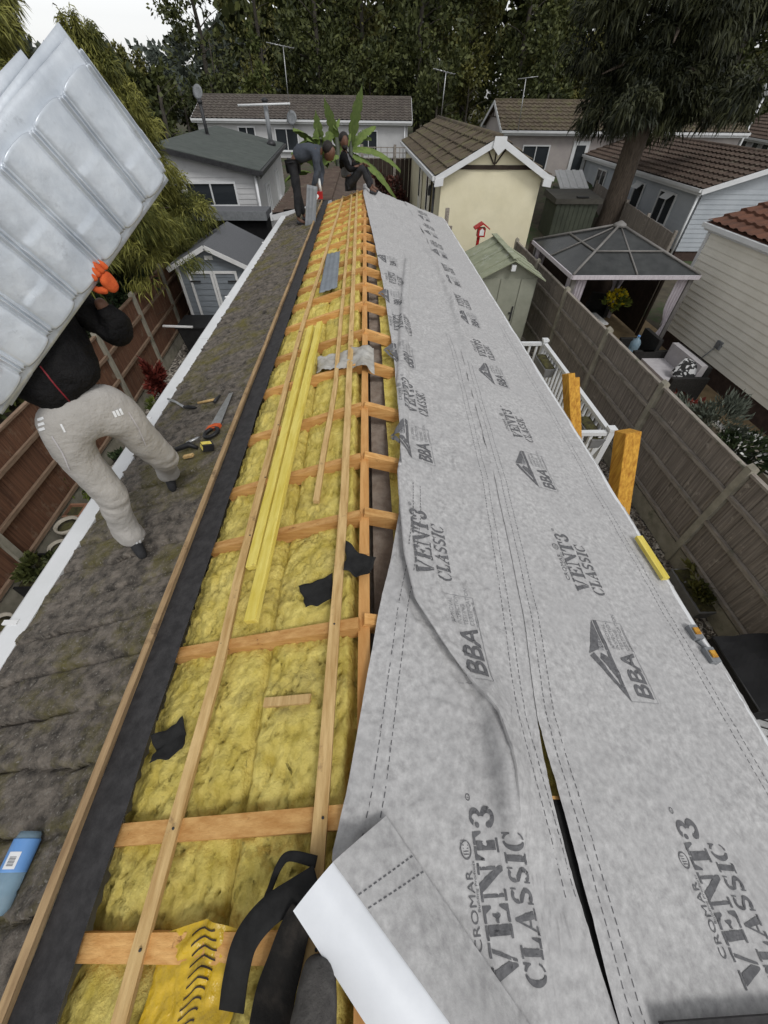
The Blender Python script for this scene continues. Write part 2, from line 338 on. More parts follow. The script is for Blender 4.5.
# ================================================================== the park home whose roof we stand on
YN, YF = -1.6, 12.4
home = thing('park_home', 'long park home being re-roofed, with bare yellow insulation and rafters along its ridge', 'park home', (0, 5, 0))
b = MB()
b.box((-1.75, YN+.1, .35), (-1.65, YF-.25, 2.62)); b.box((1.58, YN+.1, .35), (1.68, YF-.25, 2.62))
b.box((-1.65, YN+.1, .35), (1.58, YN+.2, 2.62)); b.box((-1.65, YF-.35, .35), (1.58, YF-.25, 2.62))
b.prism([(-1.75, YF-.30, 2.625), (1.68, YF-.30, 2.625), (XR, YF-.30, 3.16)], (0, .05, 0))
b.build('wall', MT['cream'], home)
b = MB(); b.box((-1.7, YN+.15, 0), (1.63, YF-.3, .345)); b.build('skirting', MT['brick_dark'], home)
# old covering left on the lower half of the left slope
def left_cover(u, v):
    x = lerp(-2.10, -1.155, u); y = lerp(YN, YF, v)
    yy = y*4.2-.35*x + .30*nz(x*1.6, y*.6) + .10*nz(x*9, y*3); course = yy % 1.0
    k = math.floor(yy)
    h = .024*(1-course)**1.3 * (.6+.6*nz(k*3.1, x*2.5)) - .042*math.exp(-(min(course, 1-course)/.060)**2)*max(0, .7+1.2*nz(x*2.2, k*7.7)) + .009*fbm(x*8, y*8) + .006*nz(x*38, y*38) + .004*nz(x*80, y*80)
    return Vector((x, y, rz(x, .03+h)))
b = MB(); b.grid(left_cover, 54, 1700); b.build('old_roof_covering', MT['moss'], home)
def right_deck(x, y): return rz(x)
# white gutter/fascia on the left eave
b = MB()
GX, GZ = -2.115, rz(-2.115)
prof = [(-.145, -.02), (-.15, .03), (-.125, .048), (-.02, .05), (-.003, .045), (-.003, -.12), (-.02, -.13), (-.10, -.10)]
b.prism([(GX+p[0]+.03, YN, GZ+p[1]) for p in prof], (0, 5.1-YN, 0)); b.prism([(GX+p[0]+.032, 5.105, GZ+p[1]+.004) for p in prof], (0, YF-5.105, 0))
b.build('gutter', MT['white_pvc'], home)
for y in (1.15, 3.3, 6.6, 9.8): b = MB(); b.cbox((GX-.08, y, GZ+.052), (.085, .03, .012)); b.build('gutter_clip', MT['white_paint'], home)
b = MB(); b.box((1.985, YN, rz(1.98)-.14), (2.012, YF, rz(1.98)-.006)); b.build('fascia', MT['white_pvc'], home)
# upstand batten and bitumen strip at the cut edge
b = MB(); 
for i in range(28):
    y0, y1 = lerp(YN, YF, i/28), lerp(YN, YF, (i+1)/28); j0, j1 = .012*nz(y0*.5, 3), .012*nz(y1*.5, 3)
    b.beam((-1.135+j0, y0, rz(-1.135, .052)), (-1.135+j1, y1, rz(-1.135, .052)), .030, .03)
b.build('edge_batten', MT['batten_old'], home)
b = MB(); b.grid(lambda u, v: Vector((lerp(-1.118, -.955+.014*nz(v*30, 1), u), lerp(YN, YF, v), rz(lerp(-1.118, -.955, u), .034+.006*nz(u*2, v*60)-.02*max(0, u-.8)))), 8, 300)
b.build('bitumen_strip', MT['bitumen'], home)
# rafters
RAF = [-.80, -.17, .12, .80, 1.46, 1.97, 2.58, 3.25, 3.92, 4.68, 5.32, 5.95, 6.55, 7.2, 7.8, 8.4, 9.0, 9.6, 10.2, 10.8, 11.4, 12.0]
rr = random.Random(3)
for y in RAF:
    b = MB(); t = rr.uniform(-.025, .025); wd = .052 if y > .5 else .066
    b.beam((-1.0, y+t, rz(-1.0, -.045)), (XR-.002, y, rz(XR, -.045)), wd, .088)
    b.build('rafter', MT['woodx'], home)
    b = MB(); b.beam((XR+.002, y+.02, rz(XR, -.045)), (1.95, y+t*.5+.02, rz(1.95, -.045)), wd, .088)
    b.build('rafter', MT['woodx'], home)
b = MB()
for i in range(5):
    y0, y1 = YN+i*2.8, YN+(i+1)*2.8-.004; b.beam((XR+.012, y0, ZR-.13), (XR+.012+.004*(i % 2), y1, ZR-.13), .052, .19)
b.build('ridge_board', MT['wood'], home)
b = MB(); b.box((-.02-.02, YN, ZR-.32), (.20, YF, ZR-.30)); b.grid(lambda u, v: Vector((lerp(0, .22, u), lerp(YN, YF, v), ZR-.22+.02*fbm(u*3, v*90))), 6, 300)
b.build('ceiling_board', MT['hardboard'], home)
# mineral wool, pillowed between the rafters, in two batts with a seam
def wool(x, y):
    k = 0
    d = min(abs(y-r) for r in RAF)
    p = min(1, d/.26)
    h = -.062 + .034*math.sqrt(p) + .018*fbm(x*3.1, y*3.1, 1) + .016*fbm(x*9, y*9, 2) + .012*fbm(x*27, y*27, 5) - .022*max(0, .05-abs(fbm(x*6+3, y*5, 12)))/.05 - .014*max(0, .04-abs(fbm(x*14, y*10, 17)))/.04
    if x < XR:
        sx = -.50+.02*nz(y*1.3, 4); h -= .075*math.exp(-((x-sx)/.013)**2)*(.6+.4*nz(y*.7, 9)) + .016*math.exp(-((x-sx)/.05)**2)
        h -= .03*math.exp(-((x-(-.99))/.03)**2) + .10*sm(-.13, -.08, x)
        cr = abs(fbm(x*2.2+5, y*2.2, 8)); h -= .02*math.exp(-(cr/.03)**2)
    else: h -= .06*(1-sm(.13, .22, x+.02*nz(y*6, 2)))
    return Vector((x, y, rz(x, h)))
ys = []; y = -1.2
while y < YF-.1: ys.append(y); y += .014 if y < 1.6 else .026 if y < 4 else .05
def woolmesh(x0, x1, n):
    b = MB(); vs = [[b.bm.verts.new(wool(lerp(x0, x1, i/n), y)) for i in range(n+1)] for y in ys]
    for A, B in zip(vs, vs[1:]):
        for k in range(n): b.bm.faces.new([A[k], A[k+1], B[k+1], B[k]]).smooth = True
    return b
woolmesh(-1.0, -.075, 90).build('insulation_batt', MT['insul'], home)
woolmesh(.12, 1.9, 60).build('insulation_batt', MT['insul'], home)
# roofing battens still nailed along the rafters
def run_batten(tab, y0, y1, m, nm='roof_batten', wd=.043, th=.026, off=.014):
    b = MB(); n = max(2, int((y1-y0)/.45))
    J_ = [(.006*nz(i*1.7, y0+wd*50, 3), .005*nz(i*2.3, 8, wd*70)) for i in range(n+1)]
    for i in range(n):
        a, c = lerp(y0, y1, i/n), lerp(y0, y1, (i+1)/n); xa, xc = interp(tab, a)+J_[i][0], interp(tab, c)+J_[i+1][0]
        b.beam((xa, a, rz(xa, off+J_[i][1])), (xc, c, rz(xc, off+J_[i+1][1])), wd, th)
    bmesh.ops.remove_doubles(b.bm, verts=b.bm.verts, dist=.0008)
    return b.build(nm, MT[m], home)
run_batten([(-.4, -.75), (.74, -.715), (1.32, -.74), (4.2, -.76), (10.7, -.60), (12, -.58)], -1.1, 12.1, 'batten')
run_batten([(-.4, -.20), (1.45, -.165), (11.5, -.23)], -1.1, 12.1, 'batten', wd=.047)
run_batten([(1.9, -.335), (2.8, -.29), (7, -.32), (11.5, -.36)], 1.62, 12.1, 'batten', wd=.036)

for y in RAF[:9]:
    for tab_x in (-.73, -.18):
        b = MB(); b.lathe((tab_x+.008*nz(y*9, tab_x*5), y+.01*nz(y*5, 2), rz(tab_x, .0275)), [(.0045, -.004), (.0045, .001), (.002, .0018)], 8); b.build('nail_head', MT['dark_metal'], home)

# ================================================================== breathable membrane, two overlapping strips
def RP(pts, side=1, off=.02): return [roof_at(x, y, side, off) for x, y in pts]
E1L = sorted([(p.y, p.x) for p in RP([(331, 850), (345, 792), (363, 705), (377, 620), (390, 560), (399, 515), (400, 440), (394, 360), (384, 290), (374, 240), (363, 193)])])
E2L = sorted([(p.y, p.x) for p in RP([(640, 1090), (616, 1013), (578, 868), (537, 716), (523, 613), (508, 540), (495, 480), (467, 374), (443, 277), (425, 235), (405, 203)])])
FOLD1 = sorted([(p.y, p.x) for p in RP([(399, 440), (403, 500), (409, 560), (420, 605), (450, 652), (495, 716), (508, 770), (520, 860)])])
FOLD2 = sorted([(p.y, p.x) for p in RP([(400, 470), (402, 420), (403, 360), (405, 300), (408, 262), (407, 236)])])
FOLD3 = sorted([(p.y, p.x) for p in RP([(366, 196), (385, 208), (412, 232), (436, 262), (452, 300), (468, 350)])])
MYN = -.95
MYF = 12.45
def e1l(y):
    if y < .0: return interp([(-.95, .36), (-.35, .17), (-.12, .03), (0, -.13)], y)
    return interp(E1L, y) + .006*nz(y*3, 0)
def e2l(y): return interp(E2L, y) + .003*nz(y*5, 7)
def e1r(y):
    if y > .47: return e2l(y)+.10
    t = (.47-y); return e2l(y) + .10*max(0, 1-t/.03) - .036*math.sin(min(1, max(0, t-.02)/.80)*math.pi) if y > -.35 else e2l(y)+.012*min(1, (-.35-y)/.1)
def m_noise(x, y, s): return -.007*min(1, min(abs(y-r) for r in RAF)/.28)**.7 + .0055*max(0, .07-abs(fbm(x*2.6+s*3, y*2.2, 30)))/.07 + .0035*max(0, .05-abs(fbm(x*6+s, y*5, 41)))/.05 + .007*fbm(x*2.5+s, y*2.0, s) + .0025*fbm(x*9, y*8, s+3) + .0008*nz(x*42, y*42)
def m1h(x, y):
    h = .020 + m_noise(x, y, 1.7) + .004
    f = interp(FOLD1, y)
    if FOLD1[0][0] < y < FOLD1[-1][0]:
        a = .062*sm(FOLD1[0][0]+.02, .60, y)*(1-sm(1.9, 2.25, y))
        d = x-f
        h += a*(math.exp(-d/.12) if d > 0 else 0)*(1-sm(e2l(y)-.13, e2l(y)-.02, x))
    if y > 1.6:
        f2 = interp(FOLD2, y); a = .055*sm(1.8, 2.3, y)*(1-sm(6.6, 7.6, y)); d = (x-f2)/.055
        h += a*max(0, 1-d*d)**.5*(.85+.25*nz(y*3, 11)) + .012*a/.05*nz(x*14, y*7)
    if y > 3:
        f3 = interp(FOLD3, y); h += .06*sm(3.4, 5, y)*math.exp(-((x-f3)/.07)**2)*(.8+.4*nz(y*1.7, 5))
        h += .018*sm(6, 9, y)*fbm(x*5, y*2.2, 4)
    cz = sm(-.5, 0, y)*(1-sm(2.0, 3.2, y)); h += cz*(.011*max(0, .07-abs(fbm((x*.9+y*.42)*4.2, (y*.9-x*.42)*1.3, 55)))/.07 + .006*max(0, .05-abs(fbm((x*.8-y*.5)*8, (y*.8+x*.5)*3, 66)))/.05)*(1-sm(e2l(y)-.16, e2l(y)-.03, x))
    # broad billow at the near end
    h += .105*math.exp(-((x-.47)/(.042 if x < .47 else .095))**2)*math.exp(-((y-.26)/.25)**2) + .018*math.exp(-((x-.60)/.05)**2)*math.exp(-((y+.05)/.25)**2)
    h -= .006*sm(.0, -.3, y)
    # along the free left edge it lifts a little
    h += .008*math.exp(-((x-e1l(y))/.05)**2)*(.5+nz(y*2, 21))
    return h
def m2h(x, y):
    e = e2l(y)
    return .029 + m_noise(x, y, 1.7) + .012*sm(8, 11, y)*fbm(x*4, y*1.5, 9) - .012*sm(e+.06, e+.35, x) - .02*sm(1.93, 2.03, x)
def P1(x, y, o=0): return Vector((x, y, rz(x, m1h(x, y)+o)))
def P2(x, y, o=0): return Vector((x, y, rz(x, m2h(x, y)+o)))
mys = []; y = MYN
while y < MYF: mys.append(y); y += .013 if y < 1.6 else .022 if y < 3.5 else .04 if y < 7 else .07
mys.append(MYF)
def sheet(P, l, r, n, split=None):
    b = MB(); vs = []
    for y in mys:
        if split is None: xs = [lerp(l(y), r(y), i/n) for i in range(n+1)]
        else:
            f = min(max(split(y), l(y)+.012), r(y)-.05); k = n//4
            xs = [lerp(l(y), f-.0015, (i/k)**.8) for i in range(k+1)] + [lerp(f+.0015, r(y), i/(n-k)) for i in range(n-k+1)]
        row = []
        for i, x in enumerate(xs):
            v = P(x, y)
            if split is not None and i > n//4: # the pleat laps over to the left
                A = sm(FOLD1[0][0]+.25, .70, y)*(1-sm(1.75, 2.1, y)); v.x -= .034*A*math.exp(-max(0, x-f)/.030); v.z += .010*A*math.exp(-(max(0, x-f-.01)/.02)**2)
            row.append(b.bm.verts.new(v))
        vs.append(row)
    n = len(vs[0])-1
    for A, B in zip(vs, vs[1:]):
        for k in range(n): b.bm.faces.new([A[k], A[k+1], B[k+1], B[k]]).smooth = True
    return b
s1 = thing('roofing_membrane', 'upper strip of grey printed roofing membrane, rucked and loose beside the bare rafters', 'membrane', (.5, 0, 3.2), 'grey membrane strips on the right slope')
s2 = thing('roofing_membrane', 'lower strip of grey printed roofing membrane, lying flat along the right eave', 'membrane', (1.5, 0, 2.9), 'grey membrane strips on the right slope')
sheet(P1, e1l, e1r, 116, lambda y: interp(FOLD1, y)).build('sheet', MT['memb'], s1)
sheet(P2, e2l, lambda y: 2.035+.006*nz(y*2, 31), 90).build('sheet', MT['memb'], s2)

# --- lettering helpers: polygons in (tx right, ty up), 1 unit high
def arc(cx, cy, ro, ri, a0, a1, n=14, sx=1, sy=1, isx=None):
    isx = sx if isx is None else isx
    o = [(cx+ro*sx*math.cos(R_(lerp(a0, a1, k/n))), cy+ro*sy*math.sin(R_(lerp(a0, a1, k/n)))) for k in range(n+1)]
    i = [(cx+ri*isx*math.cos(R_(lerp(a1, a0, k/n))), cy+ri*sy*math.sin(R_(lerp(a1, a0, k/n)))) for k in range(n+1)]
    return o+i
def ring(cx, cy, ro, ri, n=20):
    P_ = [(math.cos(2*math.pi*k/n), math.sin(2*math.pi*k/n)) for k in range(n+1)]
    return [[(cx+ro*a[0], cy+ro*a[1]), (cx+ro*c[0], cy+ro*c[1]), (cx+ri*c[0], cy+ri*c[1]), (cx+ri*a[0], cy+ri*a[1])] for a, c in zip(P_, P_[1:])]
def rc(x0, y0, x1, y1): return [(x0, y0), (x1, y0), (x1, y1), (x0, y1)]
SLAB = {
 'V': (.92, [rc(0, .91, .42, 1), rc(.60, .91, .92, 1), [(.07, .88), (.35, .88), (.50, .30), (.43, 0), (.38, 0)], [(.70, .88), (.80, .88), (.53, 0), (.47, 0), (.54, .32)]]),
 'E': (.80, [rc(0, .91, .32, 1), rc(0, 0, .32, .09), rc(.08, .11, .32, .89), [(.36, 1), (.76, 1), (.76, .68), (.70, .68), (.58, .90), (.36, .90)], [(.36, 0), (.78, 0), (.78, .34), (.72, .34), (.60, .10), (.36, .10)], [(.36, .46), (.46, .46), (.52, .36), (.57, .36), (.57, .66), (.52, .66), (.46, .55), (.36, .55)]]),
 'N': (.96, [rc(0, .91, .26, 1), rc(.66, .91, .96, 1), rc(0, 0, .28, .08), rc(.09, .10, .18, .89), [(.28, 1), (.44, 1), (.86, .18), (.86, 0), (.74, 0), (.22, .92)], rc(.77, .26, .86, .89)]),
 'T': (.80, [rc(.27, .12, .53, .88), rc(.20, 0, .60, .09), [(.38, 1), (.02, 1), (.0, .64), (.06, .64), (.18, .90), (.38, .90)], [(.42, 1), (.78, 1), (.80, .64), (.74, .64), (.62, .90), (.42, .90)]]),
 '3': (.72, [arc(.32, .755, .26, .14, 150, -82, 14, 1.15, .95, .75), arc(.32, .275, .29, .15, 84, -165, 16, 1.2, .95, .75), arc(.08, .72, .09, .0, 0, 350, 10), arc(.09, .27, .10, .0, 0, 350, 10)]),
 'C': (.82, [arc(.42, .5, .5, .40, 95, 265, 18, .84, 1, .48), arc(.46, .5, .5, .40, 84, 28, 8, .72, 1, .7), arc(.46, .5, .5, .41, -84, -30, 8, .72, 1, .7), rc(.70, .66, .77, 1)]),
 'L': (.74, [rc(0, .91, .44, 1), rc(0, 0, .32, .09), rc(.08, .11, .34, .89), [(.36, 0), (.72, 0), (.72, .38), (.66, .38), (.54, .10), (.36, .10)]]),
 'A': (.94, [rc(0, 0, .30, .09), rc(.50, 0, .94, .09), [(.10, .12), (.19, .12), (.46, .80), (.42, .92)], [(.44, 1), (.54, 1), (.86, .12), (.56, .12), (.40, .86)], rc(.27, .28, .54, .36)]),
 'S': (.72, [arc(.35, .735, .265, .13, 40, 205, 12, 1.1, 1, 1.0), arc(.35, .275, .275, .13, 30, -150, 14, 1.15, 1, 1.0), [(.08, .62), (.32, .60), (.64, .40), (.62, .24), (.48, .34), (.12, .50)], rc(.58, .74, .64, 1), rc(.06, 0, .12, .28)]),
 'I': (.44, [rc(0, .91, .44, 1), rc(0, 0, .44, .09), rc(.09, .11, .35, .89)]),
}
def text_polys(s, x0, y0, h, wsc=1.0, gap=.06, italic=0):
    out = []; x = x0
    for ch in s:
        wd, ps = SLAB[ch]
        for p in ps: out.append([(x+(a+italic*bb)*h*wsc, y0+bb*h) for a, bb in p])
        x += (wd+gap)*h*wsc
    return out, x
FONTC = {}
def font_polys(s, size, bold=0, shear=0, spacing=1):
    """triangles of a string in Blender's built-in font, lower left at 0,0"""
    key = (s, bold, shear, spacing)
    if key not in FONTC:
        cu = bpy.data.curves.new('lettering', 'FONT'); cu.body = s; cu.size = 1; cu.offset = bold; cu.shear = shear; cu.space_character = spacing; cu.resolution_u = 3
        o = bpy.data.objects.new('lettering', cu); col.objects.link(o); bpy.context.view_layer.update()
        me = bpy.data.meshes.new_from_object(o.evaluated_get(bpy.context.evaluated_depsgraph_get()))
        FONTC[key] = [[tuple(me.vertices[k].co[:2]) for k in p.vertices] for p in me.polygons]
        bpy.data.objects.remove(o); bpy.data.curves.remove(cu); bpy.data.meshes.remove(me)
    return [[(a*size, c*size) for a, c in p] for p in FONTC[key]]
def shift(ps, dx, dy): return [[(a+dx, c+dy) for a, c in p] for p in ps]
def print_on(polys, P, X0, Y0, name, m, parent, lift=.0026, seg=.013, wob=0):
    """polys in metres (tx along +Y, ty towards the ridge) laid on the membrane"""
    b = MB()
    for p in polys:
        try: b.bm.faces.new([b.bm.verts.new((a, c, 0)) for a, c in p])
        except ValueError: pass
    bmesh.ops.triangulate(b.bm, faces=b.bm.faces[:])
    for _ in range(4):
        es = [e for e in b.bm.edges if e.calc_length() > seg]
        if not es: break
        bmesh.ops.subdivide_edges(b.bm, edges=es, cuts=1); bmesh.ops.triangulate(b.bm, faces=b.bm.faces[:])
    for v in b.bm.verts:
        tx, ty = v.co.x, v.co.y; x = X0-ty; y = Y0+tx
        v.co = P(x, y, lift)
    for f in b.bm.faces:
        f.normal_update()
        if f.normal.z < 0: f.normal_flip()
    me = bpy.data.meshes.new(name); b.bm.to_mesh(me); b.bm.free()
    return link_mesh(name, me, MT[m], parent)
def vent_print(P, X0, Y0, parent, sc_=1.0, hx=.84, full=True):
    """X0,Y0: lower left corner of VENT3 block, which reads along +Y"""
    h = .118*sc_; ps = []
    q, xe = text_polys('VENT', 0, .0, h, .86, .05); ps += q
    q, xe = text_polys('3', xe+.004, .0, h*1.04, .78, .05); ps += q
    ps += ring(xe+.016, h*.98, .011, .008)+[rc(xe+.0135, h*.98-.004, xe+.0155, h*.98+.004)]
    q, xe2 = text_polys('CLASSIC', -.012, -.112*sc_, .092*sc_, .72, .07, .10); ps += q
    f = font_polys('CROMAR', .044*sc_, 0, 0, 1.06) if full else []; ps += shift(f, .068, h+.022)
    f = font_polys('Building Products', .017*sc_, 0, 0, 1.05) if full else []; ps += shift(f, .150, h+.008)
    ex = .318*sc_
    if full: ps += ring(ex, h+.038, .025, .0205)
    for k in range(4 if full else 0): ps.append(rc(ex-.0125+k*.0075, h+.026, ex-.0098+k*.0075, h+.050))
    print_on([[(a, c*hx) for a, c in p] for p in ps], P, X0, Y0, 'printed_wordmark', 'ink', parent)
def bba_print(P, X0, Y0, parent, tri=True):
    """X0: baseline of the box under the triangle"""
    L_ = .43; bw = .165
    ps = [[(0, bw), (L_*.50, bw+.135), (L_*.545, bw+.105), (L_*.16, bw+.022), (L_, bw+.022), (L_, bw)]]
    ps += [[(L_*.50+.012, bw+.135), (L_, bw+.03), (L_*.62, bw+.03), (L_*.565, bw+.095)]]
    ps += [[(.10, bw+.018), (.205, bw+.080), (.235, bw+.062), (.21, bw+.018)]]
    if not tri: ps = []
    ps += shift(font_polys('BBA', .135, .020, .12, .95), .012, .018)
    print_on(ps, P, X0, Y0, 'printed_mark', 'ink', parent)
    ps = [rc(0, .0, L_, .003), rc(L_-.003, .003, L_, bw), rc(0, .003, .003, bw)]
    for k, t in enumerate(('APPROVAL', 'INSPECTION', 'TESTING', 'CERTIFICATION')): ps += shift(font_polys(t, .030, 0, 0, 1), .265, .120-k*.032)
    ps += [rc(.262, .008, .40, .011)]
    if tri: ps += [[(L_*.50+.03, bw+.075), (.33, bw+.036), (.25, bw+.036)]]
    print_on(ps, P, X0, Y0, 'printed_mark', 'ink_light', parent)
for k in range(9):
    y0 = -.345+k*1.50; 
    vent_print(P2, 1.292+(.012*k if k else 0), y0, s2); 
    if y0+.95 < 12: bba_print(P2, 1.405+.012*k, y0+.885, s2)
vent_print(P1, .405, -.270, s1, sc_=.93, hx=.80)
bba_print(P1, .505, .56, s1, False)
vent_print(P1, .315, 1.075, s1, full=False)
bba_print(P1, .435, 1.99, s1)
vent_print(P1, .365, 2.60, s1)
bba_print(P1, .425, 3.35, s1)
vent_print(P1, .36, 4.10, s1); bba_print(P1, .41, 4.85, s1); vent_print(P1, .37, 5.6, s1); bba_print(P1, .43, 6.4, s1)
def dashes(P, fx, y0, y1, parent):
    b = MB(); y = y0
    while y < y1:
        x = fx(y); x2 = fx(y+.017)
        for a in (0,):
            v = [P(x-.0017, y, .0014), P(x+.0017, y, .0014), P(x2+.0017, y+.017, .0014), P(x2-.0017, y+.017, .0014)]
            b.face(v)
        y += .026
    return b.build('dashed_line', MT['ink'], parent)
for d in (.045, .085): dashes(P2, lambda y, d=d: e2l(y)+d, -.9, 5.5, s2)
for d in (.20, .245): dashes(P2, lambda y, d=d: 2.03-d, -.3, 5.5, s2)
for d in (.085, .13): dashes(P1, lambda y, d=d: e1l(y)+d, .06, 1.75, s1)
for d in (.06, .10): dashes(P1, lambda y, d=d: interp([(-.4, .60), (.45, .585), (1.0, .66), (2, .77), (4, .87)], y)+d-.05, -.1, 4.5, s1)
# near end doubled over: grey flap with a white underside curling up at its open end
def flap():
    r0, r1 = roof_at(386, 816, 1, .05), roof_at(533, 1030, 1, .05)
    c0, c1 = roof_at(333, 862, 1, .10), roof_at(462, 1040, 1, .12)
    w0, w1 = roof_at(293, 911, 1, .045), roof_at(372, 1034, 1, .05)
    ex = 1.35
    r1 = r0+(r1-r0)*ex; c1 = c0+(c1-c0)*ex; w1 = w0+(w1-w0)*ex
    def g(u, v):
        a, c = r0.lerp(r1, v), c0.lerp(c1, v)
        p = a.lerp(c, u); p.z += .018*math.sin(u*math.pi*.9)+.004*fbm(p.x*8, p.y*8) ; return p
    def wf(u, v):
        a, c = c0.lerp(c1, v), w0.lerp(w1, v)
        p = a.lerp(c, u); p.z += .022*math.sin(u*math.pi)+.002*fbm(p.x*6, p.y*6); return p
    b = MB(); b.grid(g, 26, 60); ob = b.build('folded_flap', MT['memb'], s1)
    b = MB(); b.grid(wf, 16, 60)
    # the turned-under edge of the curl
    def wu(u, v):
        p = wf(1, v); q = c0.lerp(c1, v)+Vector((.01, 0, -.075)); 
        s = p.lerp(q, u); s.z -= .03*math.sin(u*math.pi); return s
    b.grid(wu, 6, 60); b.build('folded_underside', MT['memb_white'], s1)
    # two dashed lines across the flap
    for v0 in (.155, .215):
        b = MB(); n = 12
        for k in range(n):
            u0, u1 = (k+.15)/n, (k+.75)/n
            up = Vector((0, 0, .0016))
            b.face([g(u0, v0)+up, g(u1, v0)+up, g(u1, v0+.006)+up, g(u0, v0+.006)+up])
        b.build('dashed_line', MT['ink'], s1)
flap()

# ================================================================== ground
b = MB(); b.grid(lambda u, v: Vector((lerp(-160, 160, u), lerp(-60, 320, v), -.03+(1.9*sm(16, 34, lerp(-60, 320, v))))), 40, 60)
tag(b.build('ground', MT['earth']), kind='structure')
def sheet_flat(name, poly, m, z):
    b = MB(); b.face([(x, y, z) for x, y in poly]); return tag(b.build(name, m), kind='structure')
sheet_flat('gravel_path', [(1.9, -3), (4.75, -3), (4.75, 13.5), (1.9, 13.5)], MT['gravel'], .0)
sheet_flat('gravel_path', [(-5.6, -3), (-1.9, -3), (-1.9, 13.5), (-5.6, 13.5)], MT['gravel'], .0)
sheet_flat('sand_path', [(4.85, -3), (9, -3), (9, 15), (4.85, 15)], MT['sand_path'], .0)
# loose stones on the gravel so that it has relief near the walls
def stones(name, x0, x1, y0, y1, n, m, z=.0, s=(.012, .03)):
    b = MB(); q = random.Random(5)
    for _ in range(n):
        x, y = q.uniform(x0, x1), q.uniform(y0, y1); r = q.uniform(*s)
        g = bmesh.ops.create_icosphere(b.bm, subdivisions=1, radius=r, matrix=Matrix.Translation((x, y, z+r*.3)) @ Euler((q.random()*3, q.random()*3, q.random()*3)).to_matrix().to_4x4() @ Matrix.Diagonal((1, q.uniform(.6, 1), q.uniform(.5, .8), 1)))
    o = b.build(name, m); return tag(o, kind='stuff')
MT['stone'] = gravel_mat('loose_stones', 30, (.07, .06, .05), (.24, .20, .16), (.58, .53, .47))
stones('loose_gravel', 3.9, 4.62, -.5, 6.5, 2200, MT['stone'], s=(.014, .036))
stones('loose_gravel', -5.1, -3.4, 1.2, 7.5, 2600, MT['stone'], s=(.016, .042))

# ================================================================== fences
def fence(name, label, posts, m_board, m_rail, inward, pw=.10, hp=1.9, hb=1.83, gb=.30, sub=.095):
    """posts: list of (x,y); inward: +1/-1 side (sign of x) the rails face"""
    t = thing(name, label, 'fence', (*posts[0], 0)); q = random.Random(int(abs(posts[0][1])*10)+len(posts))
    for x, y in posts:
        b = MB(); b.box((x-pw/2, y-pw/2, 0), (x+pw/2, y+pw/2, hp-.02)); b.prism([(x-pw/2, y-pw/2, hp-.018), (x+pw/2, y-pw/2, hp-.018), (x, y-pw/2, hp+.025)], (0, pw, 0))
        b.build('post', MT['concrete'], t, bevel=.006)
    for (x0, y0), (x1, y1) in zip(posts, posts[1:]):
        d = Vector((x1-x0, y1-y0, 0)); ln = d.length; d.normalize(); nrm = Vector((d.y, -d.x, 0))
        if nrm.x*inward < 0: nrm = -nrm
        A = Vector((x0, y0, 0))+d*(pw/2+.003); w_ = ln-pw-.006
        b = MB(); b.beam(A+Vector((0, 0, gb/2+.02)), A+d*w_+Vector((0, 0, gb/2+.02)), .045, gb); b.build('gravel_board', MT['concrete'], t)
        # feather-edge boards as one panel
        b = MB(); nb = int(w_/sub); 
        for k in range(nb):
            a, c = A+d*(w_*k/nb), A+d*(w_*(k+1)/nb-.002); th0, th1 = .008, .020; z0 = gb+.03; z1 = hb-.03+q.uniform(-.012, .006)
            pj = q.uniform(-.004, .004)
            o0, o1 = nrm*(pj-.004), nrm*(pj-.004)
            b.hexa([a+o0+Vector((0, 0, z0)), c+o1+Vector((0, 0, z0)), c+o1-nrm*th1+Vector((0, 0, z0)), a+o0-nrm*th0+Vector((0, 0, z0)),
                    a+o0+Vector((0, 0, z1)), c+o1+Vector((0, 0, z1)), c+o1-nrm*th1+Vector((0, 0, z1)), a+o0-nrm*th0+Vector((0, 0, z1))])
        b.build('board_panel', MT[m_board], t)
        for z in (gb+.10, gb+.10+(hb-gb)*.36, gb+.10+(hb-gb)*.68):
            b = MB(); b.beam(A+nrm*.028+Vector((0, 0, z)), A+d*w_+nrm*.028+Vector((0, 0, z)), .045, .055); b.build('rail', MT[m_rail], t)
        b = MB(); b.beam(A+Vector((0, 0, hb-.008)), A+d*w_+Vector((0, 0, hb-.008)), .06, .032); b.build('capping', MT[m_rail], t)
    return t
FX = 4.66
fence('timber_fence', 'weathered grey feather-edge fence with concrete posts beside the gravel strip on the right',
      [(FX, y) for y in (-.75, 1.35, 3.42, 5.45, 7.49, 9.77, 12.0, 14.2)], 'fence_grey', 'rail_grey', -1)
LF = [(-4.93, -.6), (-4.95, 1.35), (-4.98, 3.35), (-5.04, 5.4), (-5.10, 7.45), (-5.24, 9.45), (-5.38, 11.5), (-5.5, 13.4)]
fence('timber_fence', 'red-brown feather-edge fence with concrete posts and pots along its foot on the left', LF, 'fence_red', 'rail_red', 1)

